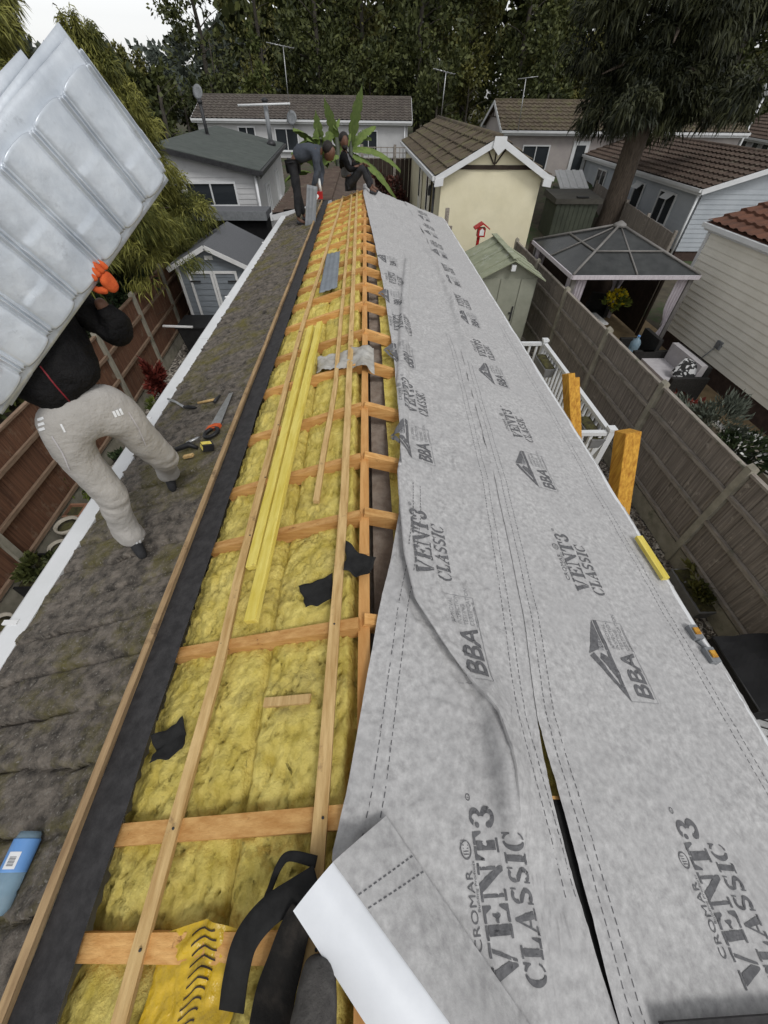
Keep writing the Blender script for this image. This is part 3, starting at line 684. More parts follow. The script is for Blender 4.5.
# ================================================================== roofs and houses
def tile_slope(b, e0, e1, r0, r1, pitch=.30, course=.34, amp=.032, lap=.048, base=.02):
    """profiled tiles from eave edge e0-e1 to ridge edge r0-r1"""
    e0, e1, r0, r1 = map(Vector, (e0, e1, r0, r1)); n = (e1-e0).cross(r0-e0).normalized()
    if n.z < 0: n = -n
    wd = max((e1-e0).length, (r1-r0).length); ht = (r0-e0).length
    nc = max(2, int(wd/pitch)); nr = max(2, int(ht/course)); us = []
    for i in range(nc):
        for k, hh in ((0, 0), (.2, 0), (.36, .75), (.5, 1), (.64, .75), (.8, 0)): us.append(((i+k)/nc, hh))
    us.append((1, 0)); vs = []
    for j in range(nr):
        vs.append((j/nr, 1)); vs.append(((j+.98)/nr, 0))
    g = []
    for v, lp in vs:
        a, c = e0.lerp(r0, v), e1.lerp(r1, v)
        g.append([b.bm.verts.new(a.lerp(c, u)+n*(base+amp*h+lap*lp)) for u, h in us])
    for A, B in zip(g, g[1:]):
        for k in range(len(us)-1): b.bm.faces.new([A[k], A[k+1], B[k+1], B[k]])
    # underside
    b.face([e0, r0, r1, e1])
def clad(b, p0, p1, z0, z1, bh=.15, dp=.014, nrm=None):
    p0, p1 = Vector((*p0, 0)), Vector((*p1, 0)); d = (p1-p0).normalized(); n = nrm if nrm is not None else Vector((d.y, -d.x, 0)); k = max(1, round((z1-z0)/bh)); 
    pts = []
    for i in range(k):
        pts.append((z0+(z1-z0)*i/k, dp)); pts.append((z0+(z1-z0)*(i+1)/k-.003, 0))
    for (a, da), (c, dc) in zip(pts, pts[1:]):
        b.face([p0+n*da+Vector((0, 0, a)), p1+n*da+Vector((0, 0, a)), p1+n*dc+Vector((0, 0, c)), p0+n*dc+Vector((0, 0, c))])
def window(parent, c, d, n, w_, h_, fr=.06, mull=1, m='white_pvc'):
    """c centre on wall face, d along the wall, n outward"""
    c, d, n = Vector(c), Vector(d).normalized(), Vector(n).normalized(); up = Vector((0, 0, 1))
    b = MB()
    for s in (-1, 1):
        b.beam(c+d*s*(w_/2-fr/2)-up*h_/2+n*.035, c+d*s*(w_/2-fr/2)+up*h_/2+n*.035, fr, .06, up=n)
        b.beam(c-d*(w_/2-fr-.001)+up*s*(h_/2-fr/2)+n*.034, c+d*(w_/2-fr-.001)+up*s*(h_/2-fr/2)+n*.034, .058, fr)
    for k in range(mull):
        x = -w_/2+w_*(k+1)/(mull+1); b.beam(c+d*x-up*(h_/2-fr-.001)+n*.033, c+d*x+up*(h_/2-fr-.001)+n*.033, fr*.8, .05, up=n)
    f = b.build('window', MT[m], parent)
    b = MB(); q = c+n*.02; b.face([q-d*(w_/2-.01)-up*(h_/2-.01), q+d*(w_/2-.01)-up*(h_/2-.01), q+d*(w_/2-.01)+up*(h_/2-.01), q-d*(w_/2-.01)+up*(h_/2-.01)])
    b.build('pane', MT['glass'], f)
    b = MB(); b.beam(c-d*(w_/2+.03)-up*(h_/2+.02)+n*.05, c+d*(w_/2+.03)-up*(h_/2+.02)+n*.05, .10, .036); b.build('sill', MT[m], f)
    return f
def house(name, label, cx, cy, rot, L, W, zb, ze, zr, wallm, roofm, ov=.25, tiles=True, board=True, wins=(), trim='white_pvc', barge=.17, verge=True, pitch=.3, course=.34):
    t = thing(name, label, 'house', (cx, cy, 0))
    u = Vector((math.cos(rot), math.sin(rot), 0)); v = Vector((-u.y, u.x, 0)); C = Vector((cx, cy, 0))
    def p(a, c, z): return C+u*a+v*c+Vector((0, 0, z))
    a, c = L/2-ov, W/2-ov; zw = ze+(zr-ze)*(ov/(W/2))-.06
    b = MB(); sgn = ((-a, -c, a, -c, -v), (a, c, -a, c, v), (a, -c, a, c, u), (-a, c, -a, -c, -u))
    for x0, y0, x1, y1, n in sgn:
        p0, p1 = p(x0, y0, 0), p(x1, y1, 0)
        if board: clad(b, p0.xy, p1.xy, zb+.35, zw, nrm=n)
        else: b.face([p0+Vector((0, 0, zb)), p1+Vector((0, 0, zb)), p1+Vector((0, 0, zw)), p0+Vector((0, 0, zw))])
    for s in (-1, 1): b.face([p(s*a, -c, zw), p(s*a, c, zw), p(s*a, 0, zr-.06)])
    b.build('wall', MT[wallm], t)
    if board:
        b = MB(); i = .03; b.hexa([p(-a+i, -c+i, zb-1), p(a-i, -c+i, zb-1), p(a-i, c-i, zb-1), p(-a+i, c-i, zb-1), p(-a+i, -c+i, zb+.349), p(a-i, -c+i, zb+.349), p(a-i, c-i, zb+.349), p(-a+i, c-i, zb+.349)])
        b.build('skirting', MT['brick_dark'], t)
    b = MB()
    for s in (-1, 1):
        e0, e1, r0, r1 = p(-L/2, s*W/2, ze), p(L/2, s*W/2, ze), p(-L/2, 0, zr), p(L/2, 0, zr)
        if tiles: tile_slope(b, e0, e1, r0, r1, pitch, course)
        else:
            n = Vector((0, 0, .05)); b.hexa([e0, e1, r1, r0, e0+n, e1+n, r1+n, r0+n])
    rf = b.build('roof', MT[roofm], t)
    if tiles:
        b = MB(); b.tube([p(-L/2, 0, zr), p(L/2, 0, zr)], .10, 8); b.build('ridge_cap', MT[roofm], rf)
    if barge:
        for s in (-1, 1):
            for q in (-1, 1):
                b = MB(); o = Vector((0, 0, -barge/2+.03)); b.beam(p(s*(L/2+.012), q*.001, zr)+o, p(s*(L/2+.012), q*W/2, ze)+o, .024, barge, ext=0); b.build('bargeboard', MT[trim], t)
    for s in (-1, 1):
        b = MB(); b.beam(p(-L/2, s*(W/2+.05), ze-.02), p(L/2, s*(W/2+.05), ze-.02), .10, .10); b.beam(p(-L/2, s*(W/2-.015), ze-.10), p(L/2, s*(W/2-.015), ze-.10), .02, .14)
        b.build('gutter', MT[trim], t)
    for wall, pos, z, ww, wh, mu in wins:
        d, n, base = {'S': (u, -v, p(0, -c, 0)), 'N': (u, v, p(0, c, 0)), 'W': (v, -u, p(-a, 0, 0)), 'E': (v, u, p(a, 0, 0))}[wall]
        window(t, base+d*pos+n*.012+Vector((0, 0, z)), d, n, ww, wh, mull=mu)
    return t, p
zc = CZ
# far left: long home with grey-brown tiles
hl, p = house('park_home', 'long pale home with grey-brown tiled roof behind the banana plant', -3.92, 38.0, -.04, 14.0, 6.27, 1.7, zc-1.29, zc-.30, 'white_wall', 'tile_grey', board=False,
      wins=[('S', -1.75-1.9, 2.9, 1.1, .9, 1), ('S', -1.1, 2.75, 1.5, 1.1, 1), ('S', 4.2, 2.75, 1.2, 1.0, 1)])
b = MB(); b.tube([p(6.55, -2.98, 1.5), p(6.55, -2.98, zc-1.40)], .045, 8); b.build('downpipe', MT['white_pvc'], hl)
# far right
hr, p = house('park_home', 'long pale pink home with mossy tiled roof, partly behind the big conifer', 14.74, 32.8, 0.0, 14.3, 5.57, 1.6, zc-1.44, zc-.31, 'pinkish_wall', 'tile_moss', board=False,
      wins=[('S', -4.9, 2.4, 1.6, 1.1, 1), ('S', -.2, 2.35, 1.1, 1.0, 1), ('S', 5.2, 2.5, 1.5, .9, 1)])
b = MB(); c0 = p(-2.3, -2.56, 2.15); b.cbox(c0, (.95, .06, 1.95)); dr = b.build('door', MT['white_pvc'], hr)
b = MB(); b.cbox(c0+Vector((0, -.035, .15)), (.55, .012, 1.3)); b.build('pane', MT['glass'], dr)
b = MB(); b.beam(p(-7.1, -1.9, zc-.95), p(-7.1, 1.9, zc-.95), .05, .05); b.beam(p(-7.1, 0, zc-.95), p(-7.1, 0, zc-.45), .05, .05, up=(1, 0, 0)); b.build('gable_frame', MT['dark_trim'], hr)
# cream home, gable facing us
hc, p = house('park_home', 'cream rendered home with brown felt roof and dark timber fan under its white-edged gable', 3.69, 21.04, 1.59, 12.04, 3.5, 1.0, zc-1.72, zc-.86, 'cream', 'felt_brown' if 'felt_brown' in MT else 'tile_moss', board=False, tiles=True, ov=.22, barge=.15, pitch=.33, course=.36,
      wins=[])
g = -6.02+.22-.02
for k in range(9):
    for s_ in (-1, 1): b = MB(); x = -5.2+k*1.3; b.beam(p(x, s_*.05, zc-.80), p(x, s_*1.74, zc-1.655), .09, .03); b.build('roof_seam', MT['tile_moss'], hc)
for s in (-1, 1):
    b = MB(); b.beam(p(g, s*.03, zc-1.42), p(g, s*.30, zc-1.06), .03, .07, up=(0, 1, 0)); b.build('fan_strut', MT['dark_trim'], hc)
    b = MB(); b.hexa([p(-6.06, s*1.52, zc-1.90), p(-6.0, s*1.52, zc-1.90), p(-6.0, s*1.78, zc-1.93), p(-6.06, s*1.78, zc-1.93), p(-6.06, s*1.52, zc-1.70), p(-6.0, s*1.52, zc-1.70), p(-6.0, s*1.78, zc-1.76), p(-6.06, s*1.78, zc-1.76)]); b.build('bargeboard_end', MT['white_pvc'], hc)
b = MB(); b.beam(p(g, 0, zc-1.45), p(g, 0, zc-.98), .03, .07, up=(0, 1, 0)); b.build('fan_strut', MT['dark_trim'], hc)
b = MB(); b.beam(p(g, -1.4, zc-1.50), p(g, 1.4, zc-1.50), .04, .10); b.build('tie_beam', MT['dark_trim'], hc)
b = MB(); b.prism([p(-6.075, s, z) for s, z in ((-.17, zc-.82), (.17, zc-.82), (.19, zc-1.05), (0, zc-1.22), (-.19, zc-1.05))], (0, -.02, 0)); b.build('finial', MT['white_pvc'], hc)
for y in (17.3, 20.0):
    b = MB(); b.cbox((2.13-.0, y, 2.2), (.06, .8, 1.9)); d_ = b.build('door', MT['cream_board'], hc)
    b = MB(); b.cbox((2.13-.036, y, 2.55), (.012, .36, .9)); b.build('pane', MT['glass'], d_)
b = MB(); b.tube([(2.09, 15.45, .5), (2.09, 15.45, zc-1.85)], .04, 8); b.build('downpipe', MT['dark_metal'], hc)
b = MB(); b.cbox((2.05, 16.2, 2.75), (.10, .10, .20)); b.prism([(2.0, 16.14, 2.86), (2.1, 16.14, 2.86), (2.05, 16.14, 2.93)], (0, .12, 0)); b.build('wall_lantern', MT['dark_metal'], hc)
# pale blue clad home
hb_, p = house('park_home', 'pale blue clad home with brown concrete tiles behind the conifer trunk', 15.73, 24.32, 1.56, 12.2, 6.13, .2, zc-2.40, zc-1.50, 'blue_wall', 'tile_brown',
      wins=[('N', -3.7, 1.65, 1.35, 1.1, 1), ('N', -1.2, 1.65, .9, 1.1, 0), ('N', 3.2, 1.65, 1.2, 1.1, 1)])
b = MB(); b.tube([p(-5.95, 3.02, .3), p(-5.95, 3.02, zc-2.45)], .045, 8); b.build('downpipe', MT['white_pvc'], hb_)
b = MB(); c0 = p(1.2, 2.84, 1.3); b.cbox(c0, (.07, .95, 2.0)); d_ = b.build('door', MT['white_pvc'], hb_)
b = MB(); b.cbox(c0+Vector((-.04, 0, .2)), (.012, .6, 1.3)); b.build('pane', MT['glass'], d_)
# open top lights
for k in (-3.9, -1.2):
    b = MB(); q = p(k, 2.86, 2.15); b.hexa([q+Vector(o) for o in ((-.30, -.3, -.16), (-.30, .3, -.16), (-.28, .3, -.16), (-.28, -.3, -.16), (-.03, -.3, .06), (-.03, .3, .06), (0, .3, .06), (0, -.3, .06))]); b.build('top_light', MT['white_pvc'], hb_)
# grey-green felt home on the left
hg, p = house('park_home', 'white home with grey-green felt roof and two flue pipes, behind the grey shed', -7.22, 22.57, 1.63, 10.27, 6.54, .3, zc-1.92, zc-1.28, 'white_wall', 'felt_green', tiles=False, board=True, trim='dark_metal', barge=.14,
      wins=[('W', -1.45, 2.42, 1.75, .70, 1), ('S', -2.2, 1.9, 1.0, 1.0, 1), ('S', 1.6, 1.9, 1.0, 1.0, 1)])
b = MB(); q = p(-4.95, -3.05, 0); b.tube([q+Vector((0, -.02, .4)), q+Vector((0, -.02, zc-2.0))], .05, 8); b.build('downpipe', MT['white_pvc'], hg)
for (px, py), zz, hh, r in (((208, 137), zc-1.40, 1.0, .07), ((271, 143), zc-1.72, 1.35, .10)):
    q = at(px, py, zz); t = thing('flue_pipe', ('slim black flue pipe on the ridge of the grey-green felt roof' if px < 240 else 'stout grey flue pipe with a white crossbar near the eave of the grey-green roof'), 'flue', q, 'flue pipes on the grey-green roof')
    b = MB(); b.tube([q-Vector((0, 0, .2)), q+Vector((0, 0, hh))], r, 12); b.build('pipe', MT['dark_metal' if px < 240 else 'grey_metal'], t)
    b = MB(); b.lathe(q+Vector((0, 0, hh-.02)), [(r*1.0, 0), (r*1.5, .03), (r*1.5, .10), (r*.4, .16)], 12); b.build('cowl', MT['dark_metal'], t)
    b = MB(); b.lathe(q-Vector((0, 0, .08)), [(r*2.2, 0), (r*2, .1), (r*1.1, .18)], 12); b.build('flashing', MT['dark_metal'], t)
    if px > 240:
        b = MB(); b.tube([q+Vector((-1.2, -.18, hh-.12)), q+Vector((1.15, -.18, hh-.05))], .04, 8); b.build('crossbar', MT['white_pvc'], t)
# brown home far right end
ht, p = house('park_home', 'brown tiled home with upright dark windows at the far right, beside the street lamp', 29.5, 35.0, 1.35, 9, 7, 1.4, zc-1.9, zc-.35, 'white_wall', 'tile_brown', board=False, wins=[('N', -2.5, 2.4, .9, 1.3, 0), ('N', -1.1, 2.4, .9, 1.3, 0), ('N', .6, 2.4, .9, 1.3, 0)])
# cream boarded home close on the right
t = thing('park_home', 'cream boarded home with red-brown tiled roof, close on the right beyond the garden sofa', 'house', (8.5, 6, 0))
WX, WY0, WY1 = 8.5, -2.0, 11.3
b = MB(); clad(b, (WX, WY1), (WX, WY0), .43, 2.72, bh=.155, dp=.02, nrm=Vector((-1, 0, 0))); clad(b, (WX+6, WY1), (WX, WY1), .43, 2.72, bh=.155, nrm=Vector((0, 1, 0)))
b.face([(WX, WY1-.01, 2.72), (WX+6, WY1-.01, 2.72), (WX+3, WY1-.01, 3.6)]); b.build('wall', MT['cream_board'], t)
b = MB(); b.box((WX+.05, WY0, 0), (WX+6, WY1-.05, .42)); b.build('skirting', MT['brick_dark'], t)
b = MB(); b.box((WX-.035, WY1-.06, .42), (WX+.05, WY1+.035, 2.70)); b.build('corner_trim', MT['white_pvc'], t)
b = MB(); tile_slope(b, (WX-.12, WY0, 2.84), (WX-.12, WY1+.12, 2.84), (WX+3, WY0, 3.80), (WX+3, WY1+.12, 3.80), .30, .34); tile_slope(b, (WX+6.2, WY0, 2.84), (WX+6.2, WY1+.12, 2.84), (WX+3, WY0, 3.80), (WX+3, WY1+.12, 3.80), .30, .34)
b.build('roof', MT['tile_red'], t)
b = MB(); b.box((WX-.22, WY0, 2.76), (WX-.125, WY1+.12, 2.85)); b.box((WX-.12, WY0, 2.70), (WX-.10, WY1+.12, 2.82)); b.build('gutter', MT['white_pvc'], t)
b = MB(); b.box((WX-.098, WY0, 2.725), (WX-.02, WY1+.1, 2.745)); b.build('soffit', MT['white_pvc'], t)
b = MB(); b.beam((WX-.12, WY1+.135, 2.78), (WX+3, WY1+.135, 3.74), .024, .16); b.build('bargeboard', MT['white_pvc'], t)
q = atx(719, 345, WX-.03)
e = thing('meter_box', 'small grey electric socket box on the cream boarded wall', 'box', q)
b = MB(); b.cbox(q, (.06, .17, .17)); b.build('case', MT['grey_metal'], e, bevel=.012); b = MB(); b.cbox(q+Vector((-.036, 0, 0)), (.012, .12, .12)); b.build('cover', MT['grey_pot'], e)
b = MB(); b.tube([q+Vector((-.01, .06, -.09)), q+Vector((-.01, .25, -.45)), q+Vector((-.01, .5, -.62))], .012, 6); b.build('cable', MT['grey_metal'], e)
# brown tiled low roof beyond the far end of our roof
t = thing('tiled_outhouse', 'low brown tiled outhouse just past the far end of the mossy roof', 'outhouse', (-1.2, 16, 0))
b = MB(); b.box((-2.3, 13.2, 0), (.1, 18.9, 2.62)); b.build('wall', MT['white_wall'], t)
b = MB(); tile_slope(b, (-2.5, 12.75, 2.70), (-2.5, 19.2, 2.70), (-.9, 12.75, 3.02), (-.9, 19.2, 3.02), .25, .3); b.face([(-.9, 12.75, 3.02), (.3, 12.75, 2.7), (.3, 19.2, 2.7), (-.9, 19.2, 3.02)]); b.build('roof', MT['tile_brown'], t)
b = MB(); b.box((-2.56, 12.7, 2.60), (-2.505, 19.2, 2.74)); b.beam((-2.5, 12.72, 2.66), (-.9, 12.72, 2.98), .03, .12); b.build('fascia', MT['white_pvc'], t)
# flat roofed carport behind the grey shed; its black wall paints the shaded void underneath
q0, q1 = at(196, 213, 2.28), at(266, 213, 2.28)
t = thing('flat_roofed_carport', 'flat-roofed carport, its shaded void painted as a black wall, between the grey shed and the white home', 'outhouse', (q0.x, q0.y, 0))
b = MB(); b.box((q0.x-1.5, q0.y+.12, 0), (q1.x-.05, q0.y+.9, 2.10)); b.build('wall', MT['tarp_void_black'], t)
b = MB(); b.box((q0.x-1.8, q0.y-.02, 2.105), (q1.x+.0, q0.y+1.0, 2.30)); b.build('roof', MT['felt_grey'], t)
b = MB(); b.box((q0.x-1.8, q0.y-.05, 2.10), (q1.x+.02, q0.y-.022, 2.34)); b.build('fascia', MT['grey_metal'], t)

# ================================================================== sheds and garden things
def lap(b, p0, p1, z0, z1, bh, nrm, dp=.012): clad(b, p0, p1, z0, z1, bh, dp, nrm)
# grey shed with white trim, left
t = thing('garden_shed', 'slate grey garden shed with white-trimmed double doors and speckled felt roof', 'shed', (-4.0, 12.2, 0))
SX0, SX1, SY0, SY1, SE, SR = -4.90, -3.12, 11.4, 13.6, 1.92, 2.32
SC = (SX0+SX1)/2
b = MB(); lap(b, (SX0, SY0), (SX1, SY0), .08, SE, .14, Vector((0, -1, 0))); lap(b, (SX1, SY0), (SX1, SY1), .08, SE, .14, Vector((1, 0, 0))); lap(b, (SX0, SY1), (SX0, SY0), .08, SE, .14, Vector((-1, 0, 0)))
b.face([(SX0, SY0, SE), (SX1, SY0, SE), (SC, SY0, SR)]); b.face([(SX0, SY1, 0), (SX1, SY1, 0), (SX1, SY1, SE), (SC, SY1, SR), (SX0, SY1, SE)]); b.build('wall', MT['shed_grey'], t)
b = MB(); 
for s in (-1, 1):
    e = SC+s*(SC-SX0+.16); 
    b.hexa([(SC, SY0-.14, SR+.05), (e, SY0-.14, SE-.04), (e, SY1+.1, SE-.04), (SC, SY1+.1, SR+.05), (SC, SY0-.14, SR+.08), (e, SY0-.14, SE-.01), (e, SY1+.1, SE-.01), (SC, SY1+.1, SR+.08)])
b.build('roof', MT['felt_grey'], t)
for s in (-1, 1):
    b = MB(); e = SC+s*(SC-SX0+.165); b.beam((SC, SY0-.155, SR+.01), (e, SY0-.155, SE-.075), .022, .10); b.build('bargeboard', MT['white_paint'], t)
    b = MB(); b.beam((e, SY0-.14, SE-.05), (e, SY1+.1, SE-.05), .022, .07); b.build('eave_board', MT['white_paint'], t)
    b = MB(); x = SC+s*(SC-SX0-.035); b.box((x-.035, SY0-.032, .05), (x+.035, SY0-.014, SE-.02)); b.build('corner_board', MT['white_paint'], t)
for s in (-1, 1):
    x0, x1 = (SC-.62, SC-.006) if s < 0 else (SC+.006, SC+.62); z0, z1 = .10, 1.80
    b = MB(); lap(b, (x0, SY0-.03), (x1, SY0-.03), z0, z1, .14, Vector((0, -1, 0))); d = b.build('door', MT['shed_grey'], t)
    b = MB(); y0, y1 = SY0-.062, SY0-.044; f = .06
    for lo_, hi_ in (((x0, y0, z0), (x0+f, y1, z1)), ((x1-f, y0, z0), (x1, y1, z1)), ((x0+f+.001, y0, z1-f), (x1-f-.001, y1, z1)), ((x0+f+.001, y0, z0), (x1-f-.001, y1, z0+f))): b.box(lo_, hi_)
    b.build('door_trim', MT['white_paint'], d)
    for z in (.4, 1.55):
        b = MB(); hx_ = x0+.01 if s < 0 else x1-.01; b.box((min(hx_, hx_-s*.26), y0-.012, z), (max(hx_, hx_-s*.26), y0-.003, z+.035)); b.build('hinge', MT['dark_metal'], d)
b = MB(); b.box((SC-.10, SY0-.03, 2.04), (SC+.10, SY0-.01, 2.13)); b.build('vent', MT['white_paint'], t)
# bin beside it
q = Vector((-4.40, 10.45, -.12)); t = thing('water_butt', 'black plastic water butt standing in front of the grey shed', 'bin', q)
b = MB(); z = 1.0; b.hexa([q+Vector(o) for o in ((-.30, -.3, 0), (.30, -.3, 0), (.30, .3, 0), (-.30, .3, 0), (-.42, -.38, z), (.42, -.38, z), (.42, .38, z), (-.42, .38, z))]); b.build('tub', MT['black_plastic'], t, bevel=.03)
b = MB(); b.cbox(q+Vector((0, 0, z+.02)), (.90, .82, .035)); b.build('rim', MT['black_plastic'], t)
b = MB(); b.beam(q+Vector((-.75, -.35, z+.06)), q+Vector((.0, -.42, z+.06)), .06, .03); b.build('batten', MT['white_paint'], t)
# sage shed, right
t = thing('garden_shed', 'sage green plastic shed with algae-streaked ridged roof, close by the white railing', 'shed', (3.6, 11, 0))
GX0, GX1, GY0, GY1, GE, GR = 2.72, 4.10, 10.35, 12.3, 1.95, 2.30; GC = (GX0+GX1)/2
b = MB(); b.box((GX0, GY0, 0), (GX1, GY1, GE)); b.prism([(GX0, GY0+.004, GE+.001), (GX1, GY0+.004, GE+.001), (GC, GY0+.004, GR)], (0, GY1-GY0-.01, 0)); b.build('wall', MT['shed_green'], t)
for x0, x1 in ((GX0+.03, GC-.22), (GC-.20, GC+.28), (GC+.30, GX1-.03)):
    b = MB(); b.box((x0, GY0-.022, .05), (x1, GY0-.002, GE-.03)); b.build('door' if x1 < GX1-.1 else 'panel', MT['shed_green'], t, bevel=.006)
b = MB(); b.box((GC+.22, GY0-.05, .95), (GC+.25, GY0-.024, 1.3)); b.box((GC+.16, GY0-.045, 1.12), (GC+.218, GY0-.024, 1.16)); b.build('handle', MT['dark_metal'], t)
b = MB()
for s in (-1, 1):
    e = GC+s*(GC-GX0+.15); n = 7
    for k in range(n):
        y0, y1 = lerp(GY0-.18, GY1+.1, k/n)+.006, lerp(GY0-.18, GY1+.1, (k+1)/n)-.006; r = .02 if k % 2 else 0
        b.hexa([(GC, y0, GR+.02), (e, y0, GE-.05), (e, y1, GE-.05), (GC, y1, GR+.02), (GC, y0, GR+.05+r), (e, y0, GE-.02+r), (e, y1, GE-.02+r), (GC, y1, GR+.05+r)])
b.build('roof', MT['shed_roof'], t, bevel=.004)
b = MB(); b.box((GC-.07, GY0-.2, GR+.075), (GC+.07, GY1+.12, GR+.10)); b.build('ridge_cap', MT['shed_roof'], t)
b = MB(); b.cbox((GC, GY0-.12, GR-.12), (.10, .10, .12)); b.build('lamp', MT['white_pvc'], t, bevel=.01)
# dark olive store
q0, q1 = at(558, 200, 1.85), at(606, 203, 1.85)
ox, oy = q0.x, q0.y
t = thing('storage_shed', 'dark olive plastic storage shed with brown lid beside the conifer trunk', 'shed', (ox+1, oy+.6, 0)); W_ = q1.x-q0.x
b = MB()
for k in range(9): b.box((ox+W_*k/9+.008, oy, 0), (ox+W_*(k+1)/9-.008, oy+.05, 1.72))
b.box((ox, oy+.051, 0), (ox+W_, oy+1.5, 1.72)); b.build('wall', MT['store_green'], t)
b = MB(); b.hexa([(ox-.12, oy-.1, 1.725), (ox+W_+.12, oy-.1, 1.725), (ox+W_+.12, oy+1.6, 1.80), (ox-.12, oy+1.6, 1.80), (ox-.10, oy-.08, 1.90), (ox+W_+.10, oy-.08, 1.90), (ox+W_+.10, oy+1.6, 2.02), (ox-.10, oy+1.6, 2.02)]); b.build('lid', MT['store_lid'], t, bevel=.03)
b = MB(); b.box((ox+W_*.45, oy-.02, 1.925), (ox+W_*.72, oy+.15, 1.965)); b.build('handle', MT['black_plastic'], t)
q = at(575, 188, 1.95); t = thing('greenhouse_roof', 'small white ribbed sheet roof behind the dark olive store', 'roof', q)
b = MB()
for k in range(8): x0, x1, e_ = q.x-.7+k*.17, q.x-.7+k*.17+.16, .02*(k % 2); b.hexa([(x0, q.y, 1.92), (x1, q.y, 1.92), (x1, q.y+1.3, 2.42), (x0, q.y+1.3, 2.42), (x0, q.y, 1.95+e_), (x1, q.y, 1.95+e_), (x1, q.y+1.3, 2.45+e_), (x0, q.y+1.3, 2.45+e_)])
b.build('roof_sheet', MT['white_paint'], t); b = MB(); b.box((q.x-.65, q.y+.15, 0), (q.x+.6, q.y+1.1, 1.9)); b.build('wall', MT['store_green'], t)
# gazebo
t = thing('gazebo', 'hardtop garden gazebo with smoked panels and tied-back pale curtains', 'gazebo', (6.3, 11.5, 0))
A0, A1, B0, B1, GZ_ = 4.76, 7.80, 9.95, 13.1, 2.10
ap = Vector(((A0+A1)/2, (B0+B1)/2, 2.75)); cs = [Vector((A0, B0, GZ_)), Vector((A1, B0, GZ_)), Vector((A1, B1, GZ_)), Vector((A0, B1, GZ_))]
for k in range(4):
    b = MB(); a, c = cs[k], cs[(k+1) % 4]; mid = [a.lerp(ap, .45), c.lerp(ap, .45)]
    b.face([a, c, mid[1], mid[0]]); b.face([mid[0], mid[1], ap]); b.build('roof_panel', MT['tint_glass'], t, thick=.012)
    b = MB(); b.tube([a+Vector((0, 0, .015)), ap+Vector((0, 0, .03))], .032, 6); b.tube([mid[0]+Vector((0, 0, .02)), mid[1]+Vector((0, 0, .02))], .022, 6); m_ = (a+c)/2; b.tube([m_+Vector((0, 0, .015)), ap+Vector((0, 0, .02))], .02, 6); b.build('roof_rib', MT['bronze'], t)
    b = MB(); b.beam(a-Vector((0, 0, .04)), c-Vector((0, 0, .04)), .05, .085); b.build('eave_beam', MT['curtain'], t)
    pp = a.lerp(ap, .07); b = MB(); b.box((pp.x-.05, pp.y-.05, 0), (pp.x+.05, pp.y+.05, GZ_-.02)); b.build('post', MT['bronze'], t)
    for dn in ((c-a).normalized(), (cs[k-1]-a).normalized()):
        def cur(u, v, pp=pp, dn=dn):
            wv = .30 if v > .55 else .30
            pinch = 1-.72*math.exp(-((v-.42)/.16)**2); off = dn*(.06+u*.26*pinch); nn = Vector((-dn.y, dn.x, 0))
            return pp+off+nn*(.03*math.sin(u*22))+Vector((0, 0, .1+(GZ_-.22-pp.z*0)*v-.0))
        b = MB(); b.grid(lambda u, v: Vector((cur(u, v).x, cur(u, v).y, .1+(GZ_-.2)*v)), 24, 16); b.build('curtain', MT['curtain'], t)
b = MB(); b.lathe(ap, [(.16, -.02), (.14, .04), (.03, .10)], 12); b.build('finial', MT['bronze'], t)
# under and beside the gazebo
sc_t = thing('garden_screen', 'dark brown board screen closing the far side of the gazebo', 'screen', (6.3, 13.4, 0))
b = MB()
for k in range(22): b.box((4.9+k*.155, 13.40, .05), (4.9+k*.155+.148, 13.42+.006*(k % 3), 1.95))
b.build('board_panel', MT['dark_trim'], sc_t)
for x in (4.86, 6.6, 8.33): b = MB(); b.box((x-.04, 13.43, 0), (x+.04, 13.5, 2.0)); b.build('post', MT['dark_trim'], sc_t)
sc_t = thing('garden_screen', 'dark brown board screen closing the right side of the gazebo', 'screen', (8.1, 12.5, 0))
b = MB()
for k in range(11): b.box((8.08, 11.7+k*.15, .05), (8.10+.006*(k % 3), 11.7+k*.15+.143, 1.8))
b.build('board_panel', MT['dark_trim'], sc_t)
for y in (11.66, 13.33): b = MB(); b.box((8.11, y-.04, 0), (8.18, y+.04, 1.85)); b.build('post', MT['dark_trim'], sc_t)
q = Vector((5.75, 11.0, 0)); t = thing('garden_table', 'white garden table under the gazebo roof', 'table', q)
b = MB(); b.cbox(q+Vector((0, 0, .72)), (1.5, .75, .04), .05); b.build('table_top', MT['white_paint'], t, bevel=.01)
for sx in (-1, 1):
    for sy in (-1, 1): b = MB(); b.cbox(q+Vector((sx*.65, sy*.3, .35)), (.05, .05, .69)); b.build('leg', MT['white_paint'], t)
def cushion(name, label, c, d, rot, m, tilt=None, group=None):
    o = MB(); o.ball((0, 0, 0), .5, 3)
    for v in o.bm.verts:
        k = max(abs(v.co.x), abs(v.co.y), 1e-4); rr_ = math.hypot(v.co.x, v.co.y); f = lerp(1, rr_/k if k > .01 else 1, .85)
        v.co.x *= f; v.co.y *= f
        v.co = Vector((v.co.x*d[0], v.co.y*d[1], v.co.z*d[2]))
    M = Matrix.Translation(c) @ (tilt or Euler((0, 0, rot))).to_matrix().to_4x4(); o.bm.transform(M)
    ob = o.build(name, m, None, origin=c); return tag(ob, label, 'cushion', group)
q = Vector((5.55, 12.3, 0)); 
